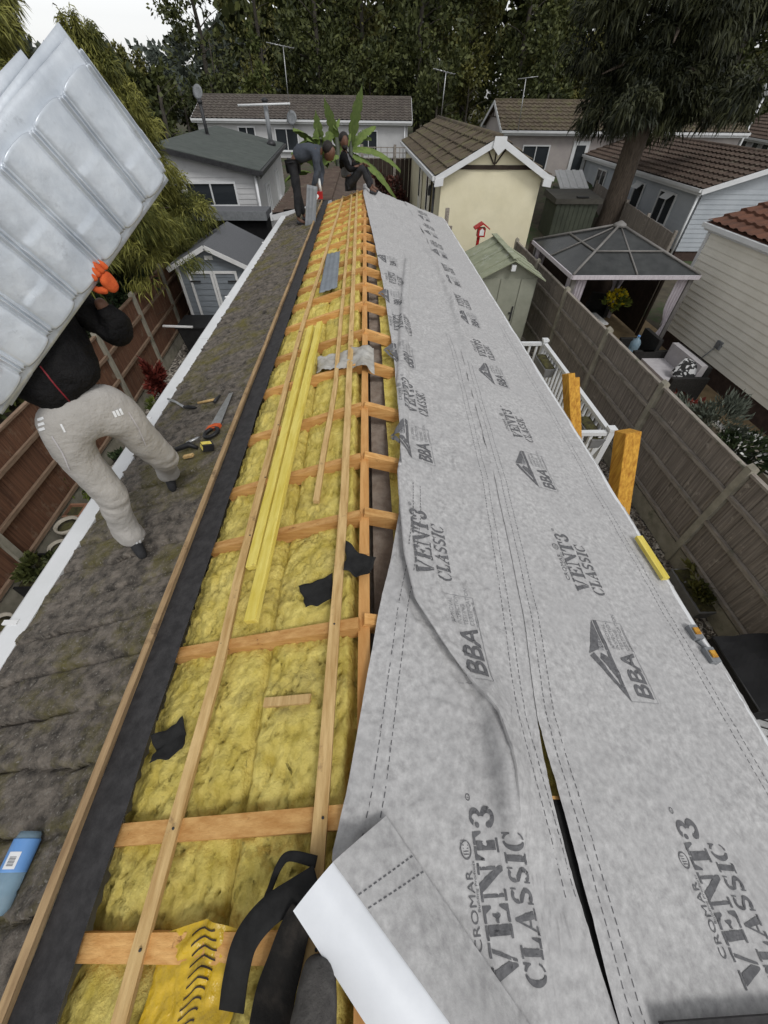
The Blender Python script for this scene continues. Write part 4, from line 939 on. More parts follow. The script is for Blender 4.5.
def chair(q, rot, label, group=None, m='rattan', w_=.6):
    t = thing('garden_chair', label, 'chair', q, group); M = Matrix.Translation(q) @ Matrix.Rotation(rot, 4, 'Z')
    def bx(lo, hi, nm, mm, bv=.012):
        b = MB(); b.box(lo, hi); b.bm.transform(M); b.build(nm, MT[mm], t, bevel=bv)
    bx((-w_/2, -.3, .10), (w_/2, .3, .42), 'seat', m); bx((-w_/2, .22, .425), (w_/2, .32, .88), 'backrest', m)
    for s in (-1, 1):
        bx((s*w_/2-.05, -.3, .425), (s*w_/2+.05, .215, .62), 'armrest', m)
    for s in (-1, 1):
        for r in (-.25, .25): bx((s*(w_/2-.05)-.025, r-.025, 0), (s*(w_/2-.05)+.025, r+.025, .098), 'leg', 'black_plastic', 0)
    return t
chair(Vector((5.35, 12.2, 0)), 0, 'black garden chair deep under the gazebo, behind the white table'); chair(Vector((6.95, 12.3, 0)), -.5, 'black garden chair in the far corner under the gazebo')
cushion('scatter_cushion', 'black and white patterned cushion behind the white garden table', Vector((5.3, 12.0, .72)), (.55, .18, .5), .1, MT['patterned'])
cushion('scatter_cushion', 'black and white patterned cushion on the near side of the white garden table', Vector((5.95, 10.2, .66)), (.55, .5, .18), .3, MT['patterned'])
chair(Vector((5.95, 10.2, 0)), math.pi, 'black garden chair with patterned cushion on the near side of the white table')
_q = at(635, 345, .62); chair(Vector((_q.x+.12, _q.y+.04, 0)), -math.pi*.5, 'black rattan armchair with a big water bottle on its seat', w_=.75)
# large water bottle
q = Vector((_q.x-.02, _q.y-.02, .425)); t = thing('water_bottle', 'large clear blue water bottle standing on the rattan armchair', 'bottle', q)
b = MB(); b.lathe(q, [(.10, 0), (.12, .03), (.12, .10), (.112, .13), (.12, .16), (.12, .26), (.08, .34), (.032, .38), (.032, .41)], 18); b.build('body', MT['bottle'], t)
b = MB(); b.lathe(q+Vector((0, 0, .412)), [(.036, 0), (.036, .03), (.03, .035)], 14); b.build('cap', MT['label_blue'], t)
# sofa
q = at(668, 374, .36); q.z = 0; t = thing('garden_sofa', 'black rattan garden sofa with light grey cushions beside the grey fence', 'sofa', q); sw = 1.25
def sb(lo, hi, nm, m, bv=.015, par=None):
    b = MB(); b.box(tuple(q[k]+lo[k] for k in range(3)), tuple(q[k]+hi[k] for k in range(3))); return b.build(nm, MT[m], par or t, bevel=bv)
sb((-.42, -sw/2, .06), (.42, sw/2, .34), 'base', 'rattan'); sb((.32, -sw/2, .345), (.44, sw/2, .82), 'backrest', 'rattan')
sb((-.42, -sw/2-.10, .06), (.44, -sw/2-.003, .62), 'armrest', 'rattan'); sb((-.42, sw/2+.003, .06), (.44, sw/2+.10, .62), 'armrest', 'rattan')
sb((-.40, -sw/2+.01, .345), (.16, sw/2-.01, .46), 'seat_cushion', 'cushion', .04); sb((.165, -sw/2+.02, .40), (.315, sw/2-.02, .86), 'back_cushion', 'cushion', .05)
cushion('scatter_cushion', 'black and white patterned scatter cushion at the near end of the grey sofa', q+Vector((.03, -.42, .66)), (.46, .46, .17), 0, MT['patterned'], Euler((.5, -.9, .4)))
# dark side table behind gazebo / log planters
q = at(625, 296, .95); 
# yellow flowers under the gazebo are built with the plants
# white stone edging and kerb along the cream home
sheet_flat('stone_edging', [(7.55, -2), (7.85, -2), (7.85, 9.5), (7.55, 9.5)], MT['white_stone'], .006)
b = MB(); b.box((7.45, -2, -.02), (7.55, 9.5, .10)); tag(b.build('garden_kerb', MT['concrete']), kind='structure')
# black iron ornament at right edge
q = at(758, 595-120, .05); q = Vector((6.9, 4.3, 0)); q = at(760, 468, .25)
t = tag(None or (lambda b: (b.tube([q+Vector((.16*math.cos(a)*(1+.5*math.sin(3*a)), .16*math.sin(a)*(1+.5*math.sin(3*a)), .05+.10*math.sin(2*a))) for a in [k*.21 for k in range(31)]], .016, 6), b.build('iron_ornament', MT['wicker'], None, origin=q))[1])(MB()), 'black twisted iron ornament on the sandy path at the right edge', 'ornament')
# ------------------------------------------------------------------ veranda railing, planters and posts on the right
RZ, RX0, RX1 = 1.76, 3.00, 3.02
ra, rb_ = at(545, 342, RZ), at(611, 431, RZ)
t = thing('veranda_railing', 'white plastic veranda railing with square balusters beside the right eave', 'railing', (ra.x, (ra.y+rb_.y)/2, .75))
DK = .80
b = MB(); b.box((1.7, rb_.y+.05, .0), (rb_.x+.05, ra.y+.1, DK-.02)); tag(b.build('veranda_deck', MT['fence_grey']), kind='structure')
corners = [Vector((1.72, ra.y, 0)), Vector((ra.x, ra.y, 0)), Vector((rb_.x, rb_.y, 0)), Vector((1.72, rb_.y, 0))]
for c in (corners[1], corners[2]):
    b = MB(); b.cbox(c+Vector((0, 0, (DK+RZ)/2)), (.085, .085, RZ-DK+.04)); b.cbox(c+Vector((0, 0, RZ+.04)), (.11, .11, .035)); b.build('newel_post', MT['white_pvc'], t)
for c, d in zip(corners, corners[1:]):
    dr = (d-c).normalized(); b = MB(); b.beam(c+dr*.06+Vector((0, 0, RZ-.03)), d-dr*.06+Vector((0, 0, RZ-.03)), .07, .055); b.build('top_rail', MT['white_pvc'], t)
    b = MB(); b.beam(c+dr*.06+Vector((0, 0, DK+.10)), d-dr*.06+Vector((0, 0, DK+.10)), .05, .05); b.build('bottom_rail', MT['white_pvc'], t)
    n = max(2, int((d-c).length/.125))
    for k in range(1, n):
        x = c.lerp(d, k/n); b = MB(); b.cbox(x+Vector((0, 0, (DK+.13+RZ-.06)/2)), (.038, .038, RZ-DK-.20)); b.build('baluster', MT['white_pvc'], t)
b = MB(); b.beam(corners[2]+Vector((-.02, .0, RZ-.08)), corners[2]+Vector((-.42, -.0, DK-.3)), .06, .05, up=(0, 1, 0)); b.build('stair_rail', MT['white_pvc'], t)
PLANTERS = []
for px, py, nm in ((550, 362, 'grey trough planter of moss hooked inside the white railing, the farther one'), (585, 428, 'grey trough planter of moss hooked inside the white railing, nearer the corner post')):
    q = at(px, py, RZ-.12); q.x = lerp(ra.x, rb_.x, (q.y-ra.y)/(rb_.y-ra.y))-.14
    t = thing('trough_planter', nm, 'planter', q, 'trough planters on the railing'); b = MB(); h, l = .16, .30
    rot = 0
    b.hexa([q+Vector(o) for o in ((-.07, -l+.03, -h), (.07, -l+.03, -h), (.07, l-.03, -h), (-.07, l-.03, -h), (-.10, -l, 0), (.10, -l, 0), (.10, l, 0), (-.10, l, 0))]); b.build('trough', MT['grey_pot'], t)
    b = MB(); b.grid(lambda u, v: q+Vector((lerp(-.085, .085, u), lerp(-l+.02, l-.02, v), .012+.03*math.sin(u*math.pi)*math.sin(v*math.pi)+.02*fbm(u*4, v*9))), 8, 24); b.build('moss', MT['soil'], t)
    for s in (-.15, .15): b = MB(); b.tube([q+Vector((.10, s, -.03)), q+Vector((.11, s, .10)), q+Vector((.19, s, .115)), q+Vector((.19, s, .05))], .006, 6); b.build('hook', MT['dark_metal'], t)
    PLANTERS.append(q)
for p_top, zt, p_bot, zb_, w_, nm, split in (((571, 373), 2.72, (574, 446), 1.95, .145, 'orange treated timber post with a split top, the farther of two by the railing', 1), ((628, 431), 2.74, (617, 512), 1.95, .165, 'thick orange treated timber post with a clean sawn top at the railing corner', 0)):
    q, e = at(*p_top, zt), at(*p_bot, zb_); ax = (q-e).normalized(); L_ = 1.75; b = MB(); r = w_/2
    b.box((-r, -r, -L_), (r if not split else .01, r, 0))
    if split: b.box((.013, -r+.012, -L_), (r, r-.01, -.06))
    bmesh.ops.subdivide_edges(b.bm, edges=[e_ for e_ in b.bm.edges if e_.calc_length() > 1], cuts=12)
    for v in b.bm.verts: v.co.x += .006*nz(v.co.z*1.5, p_top[0]); v.co.y += .006*nz(v.co.z*1.5, p_top[0]+9)
    b.bm.transform(Matrix.Translation(q) @ Vector((0, 0, 1)).rotation_difference(ax).to_matrix().to_4x4() @ Matrix.Rotation(.12, 4, 'Z')); tag(b.build('timber_post', MT['post_wood'], None, origin=q, bevel=.006), nm, 'post', 'orange timber posts by the railing')
# yellow batten poking out at the eave
a, c = roof_at(637, 537, 1, .05), roof_at(664, 579, 1, .05); b = MB(); b.beam(a+Vector((.01, 0, 0)), c+Vector((.01, 0, 0)), .045, .03)
tag(b.build('treated_batten', MT['yellow_wood'], None, origin=a), 'short yellow treated batten poking out at the right eave below the membrane', 'timber')
# grey cable connectors at the eave
a, c = roof_at(682, 632, 1, .03), roof_at(698, 655, 1, .03)
t = thing('cable_coupler', 'pair of grey and orange plugs on a grey lead hanging at the right eave', 'plug', a)
for q in (a, c): 
    q = q+Vector((.085, 0, -.02)); b = MB(); b.cbox(q, (.05, .085, .05)); b.build('plug', MT['grey_metal'], t, bevel=.008); b = MB(); b.cbox(q+Vector((0, 0, .031)), (.03, .04, .01)); b.build('clip', MT['post_wood'], t)
b = MB(); b.tube([a+Vector((.085, -.04, -.02)), (a+c)/2+Vector((.11, 0, -.05)), c+Vector((.085, .04, -.02))], .014, 8); b.build('lead', MT['grey_metal'], t)
# planter trough, black covered box and bench on the right path
q = at(697, 590, .22); t = thing('trough_planter', 'dark trough of low plants on the gravel at the foot of the grey fence', 'planter', q); b = MB()
b.hexa([q+Vector(o) for o in ((-.14, -.32, -.22), (.14, -.32, -.22), (.14, .32, -.22), (-.14, .32, -.22), (-.18, -.36, 0), (.18, -.36, 0), (.18, .36, 0), (-.18, .36, 0))]); b.build('trough', MT['grey_pot'], t)
b = MB(); b.grid(lambda u, v: q+Vector((lerp(-.16, .16, u), lerp(-.34, .34, v), .012+.02*fbm(u*4, v*9))), 6, 16); b.build('soil', MT['soil'], t)
TROUGH = q
q = at(712, 637, .78); t = thing('covered_box', 'black tarpaulin-covered storage box against the grey fence', 'storage box', (4.3, q.y-.7, 0))
b = MB(); b.hexa([(q.x, q.y-.78, .0), (4.56, q.y-.78, 0), (4.56, q.y, 0), (q.x, q.y, 0), (q.x, q.y-.78, .78), (4.56, q.y-.78, .86), (4.56, q.y, .86), (q.x, q.y, .78)])
bmesh.ops.subdivide_edges(b.bm, edges=b.bm.edges[:], cuts=10, use_grid_fill=True)
for v in b.bm.verts: v.co += Vector((nz(v.co.y*4, v.co.z*4), nz(v.co.x*4, v.co.z*4, 3), nz(v.co.x*5, v.co.y*5, 7)))*.025
b.build('cover', MT['tarp_void_black'], t)
b = MB(); b.tube([(q.x-.01, q.y-.78, .80), (q.x-.012, q.y, .80)], .01, 6); b.build('hem_cord', MT['black_plastic'], t)
q = at(748, 700, .42); t = thing('garden_bench', 'white slatted garden bench on the gravel at the right edge', 'bench', q)
M = Matrix.Translation(q) @ Matrix.Rotation(-.35, 4, 'Z')
for k in range(6): b = MB(); b.box((-.05, -.42+k*.085, -.02), (1.1, -.42+k*.085+.06, .004)); b.bm.transform(M); b.build('slat', MT['white_paint'], t)
for x in (.02, 1.0):
    b = MB(); b.box((x, -.42, -.42), (x+.05, -.37, -.023)); b.box((x, .02, -.42), (x+.05, .07, -.023)); b.bm.transform(M); b.build('leg', MT['white_paint'], t)
# bird house on a red bracket fixed to red box by the cream home
q = aty(481, 232, 12.7); t = thing('bird_house', 'small red bird house with white front on a red post before the cream wall', 'bird house', q)
b = MB(); b.cbox(q, (.20, .18, .20)); b.build('box', MT['red'], t); b = MB()
for s in (-1, 1): b.beam(q+Vector((0, 0, .20)), q+Vector((s*.19, 0, .06)), .26, .03, up=(0, 1, 0)) if False else b.prism([q+Vector((0, -.14, .19)), q+Vector((s*.2, -.14, .07)), q+Vector((s*.2, -.14, .10)), q+Vector((0, -.14, .22))], (0, .28, 0))
b.build('roof', MT['red'], t); b = MB(); b.prism([q+Vector((-.06, -.093, -.06)), q+Vector((.06, -.093, -.06)), q+Vector((.06, -.093, .05)), q+Vector((0, -.093, .10)), q+Vector((-.06, -.093, .05))], (0, -.012, 0)); b.build('front', MT['white_paint'], t)
b = MB(); b.cbox((q.x-.05, q.y, (q.z-.1)/2), (.07, .07, q.z-.1)); b.build('post', MT['red'], t)
b = MB(); b.cbox((q.x-.35, q.y+.02, q.z-.62), (.75, .06, .14)); b.build('crossboard', MT['red'], t)
# wooden stub post behind the eave
q = aty(447, 215, 12.9); b = MB(); b.beam((q.x, q.y, 0), (q.x, q.y, q.z+.15), .10, .07, up=(0, 1, 0)); b.beam((q.x+.08, q.y+.05, 0), (q.x+.14, q.y+.05, q.z-.25), .09, .05, up=(0, 1, 0)); tag(b.build('stub_post', MT['rail_grey'], None, origin=(q.x, q.y, 0)), 'weathered wooden stub post at the far right corner of the membrane', 'post')
# dark fence behind, left of the cream home
t = thing('trellis_fence', 'dark trellis-topped fence between the cream home and the far pale home', 'fence', (.5, 24, 0)); q0, q1 = aty(357, 190, 24), aty(412, 190, 24)
b = MB(); 
for k in range(14): b.box((lerp(q0.x, 2.4, k/14), 24, .3), (lerp(q0.x, 2.4, (k+1)/14)-.015, 24.03, zc-2.10))
b.build('board_panel', MT['dark_trim'], t); b = MB()
for k in range(11): b.box((lerp(q0.x, 2.4, k/10)-.015, 24.0, zc-2.095), (lerp(q0.x, 2.4, k/10)+.015, 24.03, zc-1.70))
for z in (1.72, 1.9, 2.08): b.box((q0.x, 23.985, zc-z-.015), (2.4, 23.999, zc-z+.015))
b.build('trellis', MT['rail_grey'], t)
for k in (.1, .62): b = MB(); x = lerp(q0.x, 2.4, k); b.box((x-.06, 23.9, 0), (x+.06, 23.98, zc-1.62)); b.build('post', MT['rail_grey'], t)
# rear boundary fence right, behind the store
t = thing('board_fence', 'dark board fence between the olive store and the pale blue home', 'fence', (10, 22, 0)); a, c = at(598, 188, 1.8), at(672, 240, 1.8); a.z = c.z = 0; a += (a-c)*.1; d_ = Vector((.5, .8, 0)); a += d_; c += d_; n = 34
b = MB()
for k in range(n): b.beam(a.lerp(c, (k+.04)/n)+Vector((0, 0, .95)), a.lerp(c, (k+.96)/n)+Vector((0, 0, .95)), .025, 1.7+.03*rnd.random())
b.build('board_panel', MT['fence_grey'], t)
for k in range(5): b = MB(); p_ = a.lerp(c, k/4); b.box((p_.x-.05, p_.y-.1, 0), (p_.x+.05, p_.y-.03, 1.9)); b.build('post', MT['rail_grey'], t)
# aerials
def aerial(label, base, top, boom, n, ln, dirv):
    base, top = Vector(base), Vector(top); t = thing('tv_aerial', label, 'aerial', base); b = MB(); b.tube([base, top], .022, 6); b.build('mast', MT['steel'], t)
    d = Vector(dirv).normalized(); s = Vector((-d.y, d.x, 0)); a = top-d*boom*.4; b = MB(); b.tube([a, a+d*boom], .018, 6); b.build('boom', MT['steel'], t)
    for k in range(n):
        p_ = a+d*boom*(k+.5)/n; b = MB(); l = ln*(1-.3*k/n); b.tube([p_-s*l, p_+s*l], .010, 5); b.build('element', MT['steel'], t)
aerial('tall TV aerial on a mast in front of the far left tiled roof', aty(290, 115, 34.5), aty(283, 46, 34.5), 1.6, 6, .45, (-1, -.5, .12))
aerial('TV aerial on a leaning mast above the cream home', aty(441, 119, 26.8), aty(446, 72, 26.8), 1.1, 6, .30, (-1, -.3, .15))
aerial('TV aerial on a leaning mast on the far mossy tiled roof', aty(518, 131, 29.9), aty(526, 78, 29.9), 1.0, 6, .30, (1, -.3, .1))
for px, py, y, lb in ((198, 92, 35.5, 'grey satellite dish at the left end of the far tiled roof'), (292, 118, 34.6, 'grey satellite dish at the eave of the far tiled roof')):
    q = aty(px, py, y); t = thing('satellite_dish', lb, 'dish', q); b = MB(); Rm = Euler((R_(75), 0, R_(-20))).to_matrix().to_4x4()
    b.lathe(q, [(.02, -.06), (.2, -.03), (.34, .03), (.345, .045), (.2, -.015), (.03, -.045)], 18, Rm); b.build('reflector', MT['grey_metal'], t); b = MB(); b.tube([q, q+Vector((.1, -.42, -.12))], .015, 6); b.build('arm', MT['grey_metal'], t)
    b = MB(); b.tube([q+Vector((0, .05, 0)), q+Vector((0, .2, -.55))], .03, 6); b.build('bracket', MT['grey_metal'], t)
q = aty(745, 132, 33); q1 = aty(764, 97, 33); t = thing('street_lamp', 'slim white street lamp with a pale lantern at the far right', 'street lamp', (q.x, q.y, 1.5))
b = MB(); b.tube([(q1.x, 33, .5), (q1.x, 33, q1.z)], .06, 8); b.build('pole', MT['white_pvc'], t); b = MB(); b.lathe((q1.x, 33, q1.z), [(.08, 0), (.24, .12), (.28, .5), (.1, .62)], 10); b.build('lantern', MT['white_pvc'], t)
# pots on the left gravel
for (px, py, z, r, h, m, lb) in ((66, 524, .34, .17, .34, 'stone_pot', 'pale round stone pot, the larger one at the foot of the red-brown fence'), (57, 546, .28, .13, .28, 'stone_pot', 'small pale stone pot between the black crate and the larger pot'),
                       (-2, 624, .36, .16, .36, 'stone_pot', 'white-rimmed pot cut off by the left edge of the picture')):
    q = at(px, py, z); t = thing('flower_pot', lb, 'pot', (q.x, q.y, 0)); b = MB()
    b.lathe((q.x, q.y, 0), [(r*.7, 0), (r*.95, h*.8), (r*1.05, h*.82), (r*1.05, h), (r*.88, h), (r*.85, h-.05), (.02, h-.055)], 24); b.build('pot', MT[m], t)
    b = MB(); b.lathe((q.x, q.y, h-.045), [(r*.84, 0), (r*.3, .012), (.01, .015)], 16); b.build('soil', MT['soil'], t)
q = at(74, 510, .30); t = thing('flower_pot', 'square terracotta pot beyond the pale stone pots', 'pot', (q.x, q.y, 0)); b = MB(); r = .15
for lo_, hi_ in (((-r, -r, 0), (r, -r+.03, .3)), ((-r, r-.03, 0), (r, r, .3)), ((-r, -r+.031, 0), (-r+.03, r-.031, .3)), ((r-.03, -r+.031, 0), (r, r-.031, .3))): b.box(tuple(Vector(lo_)+Vector((q.x, q.y, 0))), tuple(Vector(hi_)+Vector((q.x, q.y, 0))))
b.build('pot', MT['terracotta'], t); b = MB(); b.box((q.x-r+.032, q.y-r+.032, 0), (q.x+r-.032, q.y+r-.032, .25)); b.build('soil', MT['soil'], t)
q = at(38, 570, .30); t = thing('plant_crate', 'black plastic crate of plants at the foot of the red-brown fence', 'crate', (q.x, q.y, 0)); b = MB(); b.box((q.x-.25, q.y-.3, 0), (q.x+.28, q.y-.27, .3)); b.box((q.x-.25, q.y+.27, 0), (q.x+.28, q.y+.3, .3)); b.box((q.x-.25, q.y-.269, 0), (q.x-.22, q.y+.269, .3)); b.box((q.x+.25, q.y-.269, 0), (q.x+.28, q.y+.269, .3)); b.build('crate', MT['black_plastic'], t)
b = MB(); b.box((q.x-.218, q.y-.268, 0), (q.x+.248, q.y+.268, .24)); b.build('soil', MT['soil'], t)
CRATE = q
for px, py, lb in ((120, 455, 'dark round pot beside the red grass plant'), (112, 478, 'dark round pot nearer us in the row along the red-brown fence'), (110, 500, 'black pot just behind the walking worker')):
    q = at(px, py, .3); t = thing('flower_pot', lb, 'pot', (q.x, q.y, 0)); r, h = .16, .3; b = MB(); b.lathe((q.x, q.y, 0), [(r*.75, 0), (r, h), (r*.9, h), (r*.88, h-.05), (.02, h-.055)], 20); b.build('pot', MT['black_plastic'], t); b = MB(); b.lathe((q.x, q.y, h-.045), [(r*.87, 0), (r*.3, .012), (.01, .015)], 16); b.build('soil', MT['soil'], t)

# ================================================================== vegetation
def leafmesh(name, blobs, m, parent=None, origin=None, seed=1, shape='leaf', droop=0, up=0, shell=.35, clump=0):
    """blobs: (centre, radii, count, leaf_length, leaf_width). Leaf-sized blades spread through the volume."""
    q = random.Random(seed); vs, fs, tint = [], [], []
    for (c, rad, n, ll, lw) in blobs:
        c = Vector(c); bt = q.uniform(-.12, .12)
        cl = [(Vector((q.gauss(0, 1), q.gauss(0, 1), q.gauss(0, 1))).normalized() * (q.random()**shell)) for _ in range(clump)] if clump else None
        ct = [q.uniform(-.28, .28) for _ in range(clump)] if clump else None
        for _ in range(n):
            d = Vector((q.gauss(0, 1), q.gauss(0, 1), q.gauss(0, 1))).normalized(); r = q.random()**shell; tt = 0
            if cl:
                k = q.randrange(clump); e = cl[k]; o = e + Vector((q.gauss(0, 1), q.gauss(0, 1), q.gauss(0, 1)))*.15; tt = ct[k]; d = o.normalized() if o.length > .01 else d
            else: o = d*r
            p = c+Vector((o.x*rad[0], o.y*rad[1], o.z*rad[2]))
            ax = (d + Vector((q.gauss(0, .6), q.gauss(0, .6), q.gauss(0, .6)+up-droop))).normalized()
            sd = ax.cross(Vector((q.gauss(0, 1), q.gauss(0, 1), q.gauss(0, 1)))).normalized(); L = ll*q.uniform(.6, 1.3); W = lw*q.uniform(.7, 1.2)
            k = len(vs)
            if shape == 'leaf':
                vs += [p, p+ax*L*.5+sd*W*.5, p+ax*L, p+ax*L*.5-sd*W*.5]; fs.append((k, k+1, k+2, k+3)); nf = 1
            else:  # drooping spray: bent tapered blade
                dn = Vector((0, 0, -1)); m1 = p+ax*L*.5; tp = p+ax*L*.85+dn*L*(.25+droop*.2)
                vs += [p-sd*W*.25, p+sd*W*.25, m1+sd*W*.5, m1-sd*W*.5, tp]; fs += [(k, k+1, k+2, k+3), (k+3, k+2, k+4)]; nf = 2
            t = min(1, max(0, .42+bt+tt+q.uniform(-.30, .30))); tint += [t]*(4 if nf == 1 else 7)
    me = bpy.data.meshes.new(name); me.from_pydata(vs, [], fs); ca = me.color_attributes.new('tint', 'FLOAT_COLOR', 'CORNER')
    buf = []
    for t in tint: buf += [t, t, t, 1]
    ca.data.foreach_set('color', buf)
    return link_mesh(name, me, MT[m] if isinstance(m, str) else m, parent, origin)
def limbs(b, base, h, r, n, spread, q, start=.35, rise=.5):
    top = Vector(base)+Vector((q.uniform(-.3, .3), q.uniform(-.3, .3), h)); base = Vector(base)
    pts = [base.lerp(top, k/6)+Vector((q.uniform(-1, 1), q.uniform(-1, 1), 0))*r*.35*(k > 0) for k in range(7)]
    b.tube(pts, [r*(1.25 if k == 0 else 1-.8*k/6) for k in range(7)], 9)
    for k in range(n):
        f = lerp(start, .95, (k+q.random())/n); p = base.lerp(top, f); a = q.random()*6.28; l = spread*(1.05-f*.5)*q.uniform(.7, 1.1)
        e = p+Vector((math.cos(a)*l, math.sin(a)*l, l*rise*q.uniform(.5, 1.3))); b.tube([p, p.lerp(e, .5)+Vector((0, 0, l*.06)), e], [r*.32*(1.1-f), r*.2*(1.1-f), r*.05], 6)
def tree(name, label, base, h, cw, m, seed, n=4200, leaf=.34, lw=.2, zc_=.58, zr_=.45, nb=14, trunk_r=.25, group=None, shell=.5, droop=0, bark='bark_dark', hd=.42, clump=9, shape='leaf'):
    q = random.Random(seed); base = Vector(base); t = thing(name, label, 'tree', base, group)
    b = MB(); limbs(b, base, h*.88, trunk_r, 12, cw*.8, q); b.build('trunk', MT[bark], t)
    bl = []
    for k in range(nb):
        a = q.random()*6.28; z = q.uniform(-1, 1); rr_ = math.sqrt(max(0, 1-z*z*.85))*q.uniform(.35, .85)*cw
        r = cw*q.uniform(.30, .50)
        bl.append((base+Vector((math.cos(a)*rr_, math.sin(a)*rr_, h*(zc_+z*zr_*.8))), (r, r, r*q.uniform(.8, 1.25)), n//nb, leaf, lw))
    leafmesh('crown', bl, m, t, seed=seed, shell=shell, droop=droop, clump=clump, shape=shape)
    return t
HG = 1.85
BG = 'tall trees standing behind the far homes'
# px of crown centre, distance, height, crown half width, kind, label
bgt = [(205, 50, 14.5, 3.1, 'leaf_dark', 'dark tall tree with an open ragged crown, right of the gap of sky', 3000, .5),
       (262, 56, 15, 3.2, 'leaf_broad', 'thin olive tree with sky showing through, left of the aerial mast', 2300, .5),
       (318, 47, 14, 3.4, 'leaf_dark', 'dense dark tree straight above the banana plant', 6500, .5),
       (365, 52, 15.5, 3.9, 'leaf_broad', 'broad green tree above the gap between far pale home and cream home', 6500, .45),
       (420, 46, 14.5, 3.8, 'leaf_dark', 'dark tree above the ridge of the cream home', 6000, .5),
       (468, 53, 15.5, 4.0, 'leaf_broad', 'yellow-tinged green tree between the two aerials', 6000, .5),
       (520, 47, 14, 3.8, 'leaf_dark', 'dark tree behind the left end of the mossy tiled roof', 6000, .5),
       (575, 53, 15.5, 4.4, 'leaf_broad', 'broad green tree left of the big conifer crown', 6500, .5),
       (735, 45, 14.5, 4.6, 'leaf_dark', 'dark tree at the far right behind the street lamp', 6000, .5),
       (665, 52, 15.5, 4.8, 'leaf_dark', 'dark tree hidden mostly by the big conifer crown', 5000, .5),
       (790, 52, 15, 4.5, 'leaf_broad', 'green tree cut by the right edge above the street lamp', 5000, .5)]
for i, (px, Y, h, cw, m, lb, n, sh) in enumerate(bgt):
    c = aty(px, 60, Y); tree('tall_tree', lb, (c.x, Y, HG), h, cw, m, 40+i, n=int(n*(1.35 if i > 1 else 1.0)), leaf=.36, lw=.21, zc_=.52, zr_=.52, nb=26, trunk_r=.26, group=BG, shell=sh, clump=16)
# understorey shrubs along the back
und = [(175, 40, 3.6, 2.2, 'leaf_dark', 'dark rounded shrub left of the far tiled roof'), (255, 44, 6.3, 1.5, 'leaf_lime', 'light green young tree behind the tall aerial mast'), (372, 41.5, 6.0, 2.6, 'leaf_dark', 'dark shrub behind the right end of the far tiled roof'),
       (440, 40, 5.2, 2.4, 'leaf_dark', 'dark shrub behind the cream home ridge'), (550, 42, 6.0, 2.8, 'leaf_dark', 'dark shrub behind the mossy roof near the aerial'), (470, 45, 6, 2.6, 'leaf_broad', 'mid green shrub between cream home and mossy roof'), (320, 45, 6, 2.8, 'leaf_dark', 'dark shrub over the middle of the far tiled roof'), (620, 44, 6, 3.0, 'leaf_dark', 'dark shrub behind the mossy roof beside the conifer'), (215, 46, 6.5, 2.8, 'leaf_dark', 'dark shrub over the left end of the far tiled roof'), (760, 42, 5.5, 2.8, 'leaf_dark', 'dark shrub behind the far right brown roof')]
for i, (px, Y, h, cw, m, lb) in enumerate(und):
    c = aty(px, 80, Y); tree('back_shrub', lb, (c.x, Y, HG-.1), h, cw, m, 70+i, n=2600, leaf=.30, lw=.18, zc_=.5, zr_=.5, nb=10, trunk_r=.12, group='shrubs behind the far homes')
# distant wooded rise at the left, fading
def masspts():
    q = random.Random(19); out = []
    for k in range(95):
        x = lerp(-16, 70, q.random()); out.append(((x, 76+q.uniform(-4, 6), q.uniform(3, 17)), (5, 3, 3), 170, 1.3, .9))
    return out
tag(leafmesh('distant_wood', masspts(), 'leaf_dark', seed=12, clump=12), kind='stuff')
def hillpts():
    out = []; q = random.Random(9)
    for k in range(46):
        x = lerp(-95, 10, q.random()); y = 150+q.uniform(-8, 14); out.append(((x, y, 4+4*q.random()+4*math.exp(-((x+30)/22)**2)), (7, 5, 6), 260, 1.7, 1.2))
    return out
tag(leafmesh('distant_wood', hillpts(), 'leaf_hill', seed=11, clump=8), kind='stuff')
for i, (px, Y, h, cw, m, lb) in enumerate(((132, 62, 6.2, 3.0, 'leaf_broad', 'rounded far tree below the gap of sky'), (158, 75, 6.6, 3.6, 'leaf_hill', 'hazy far tree just left of the dark tall tree'), (108, 38, 4.9, 2.2, 'leaf_broad', 'olive bushy tree behind the weeping conifers'), (150, 30, 4.6, 2.2, 'leaf_dark', 'dark tree between the conifers and the grey-green roof'))):
    c = aty(px, 80, Y); tree('far_tree', lb, (c.x, Y, 1.0), h, cw, m, 90+i, n=5200, leaf=.36, lw=.22, zc_=.55, zr_=.5, nb=14, group='trees left of the far homes')
# weeping conifers at the left
def conifer(label, base, h, cw, m, seed, n, spray=.19, lw=.020, group='weeping conifers on the left', lo_f=.30):
    q = random.Random(seed); base = Vector(base); t = thing('conifer_tree', label, 'conifer', base, group); b = MB(); limbs(b, base, h*.97, .13, 22, cw*.7, q, lo_f+.05, .25); b.build('trunk', MT['bark'], t)
    bl = []
    for k in range(26):
        f = lo_f+(1-lo_f)*(k+.5)/26; a = k*2.4+q.random(); w_ = cw*min(1, (1-f)*1.5)**.65; d = w_*q.uniform(.35, .85)
        bl.append((base+Vector((math.cos(a)*d, math.sin(a)*d, h*(.08+.9*f))), (w_*.5+.2, w_*.5+.2, h*.075), n//26, spray, lw))
    leafmesh('crown', bl, m, t, seed=seed, shape='spray', droop=.6, shell=.5, clump=12); return t
c = aty(15, 40, 9.5); conifer('yellow-green weeping conifer behind the carried tile sheets at the left edge', (c.x-.55, 9.5, 0), 6.8, 1.6, 'leaf_conifer', 5, 60000)
c = aty(94, 60, 12.5); conifer('tall yellow-green weeping conifer right behind the carried tile sheets', (c.x-.1, 12.5, 0), 5.75, 1.25, 'leaf_conifer', 6, 44000)
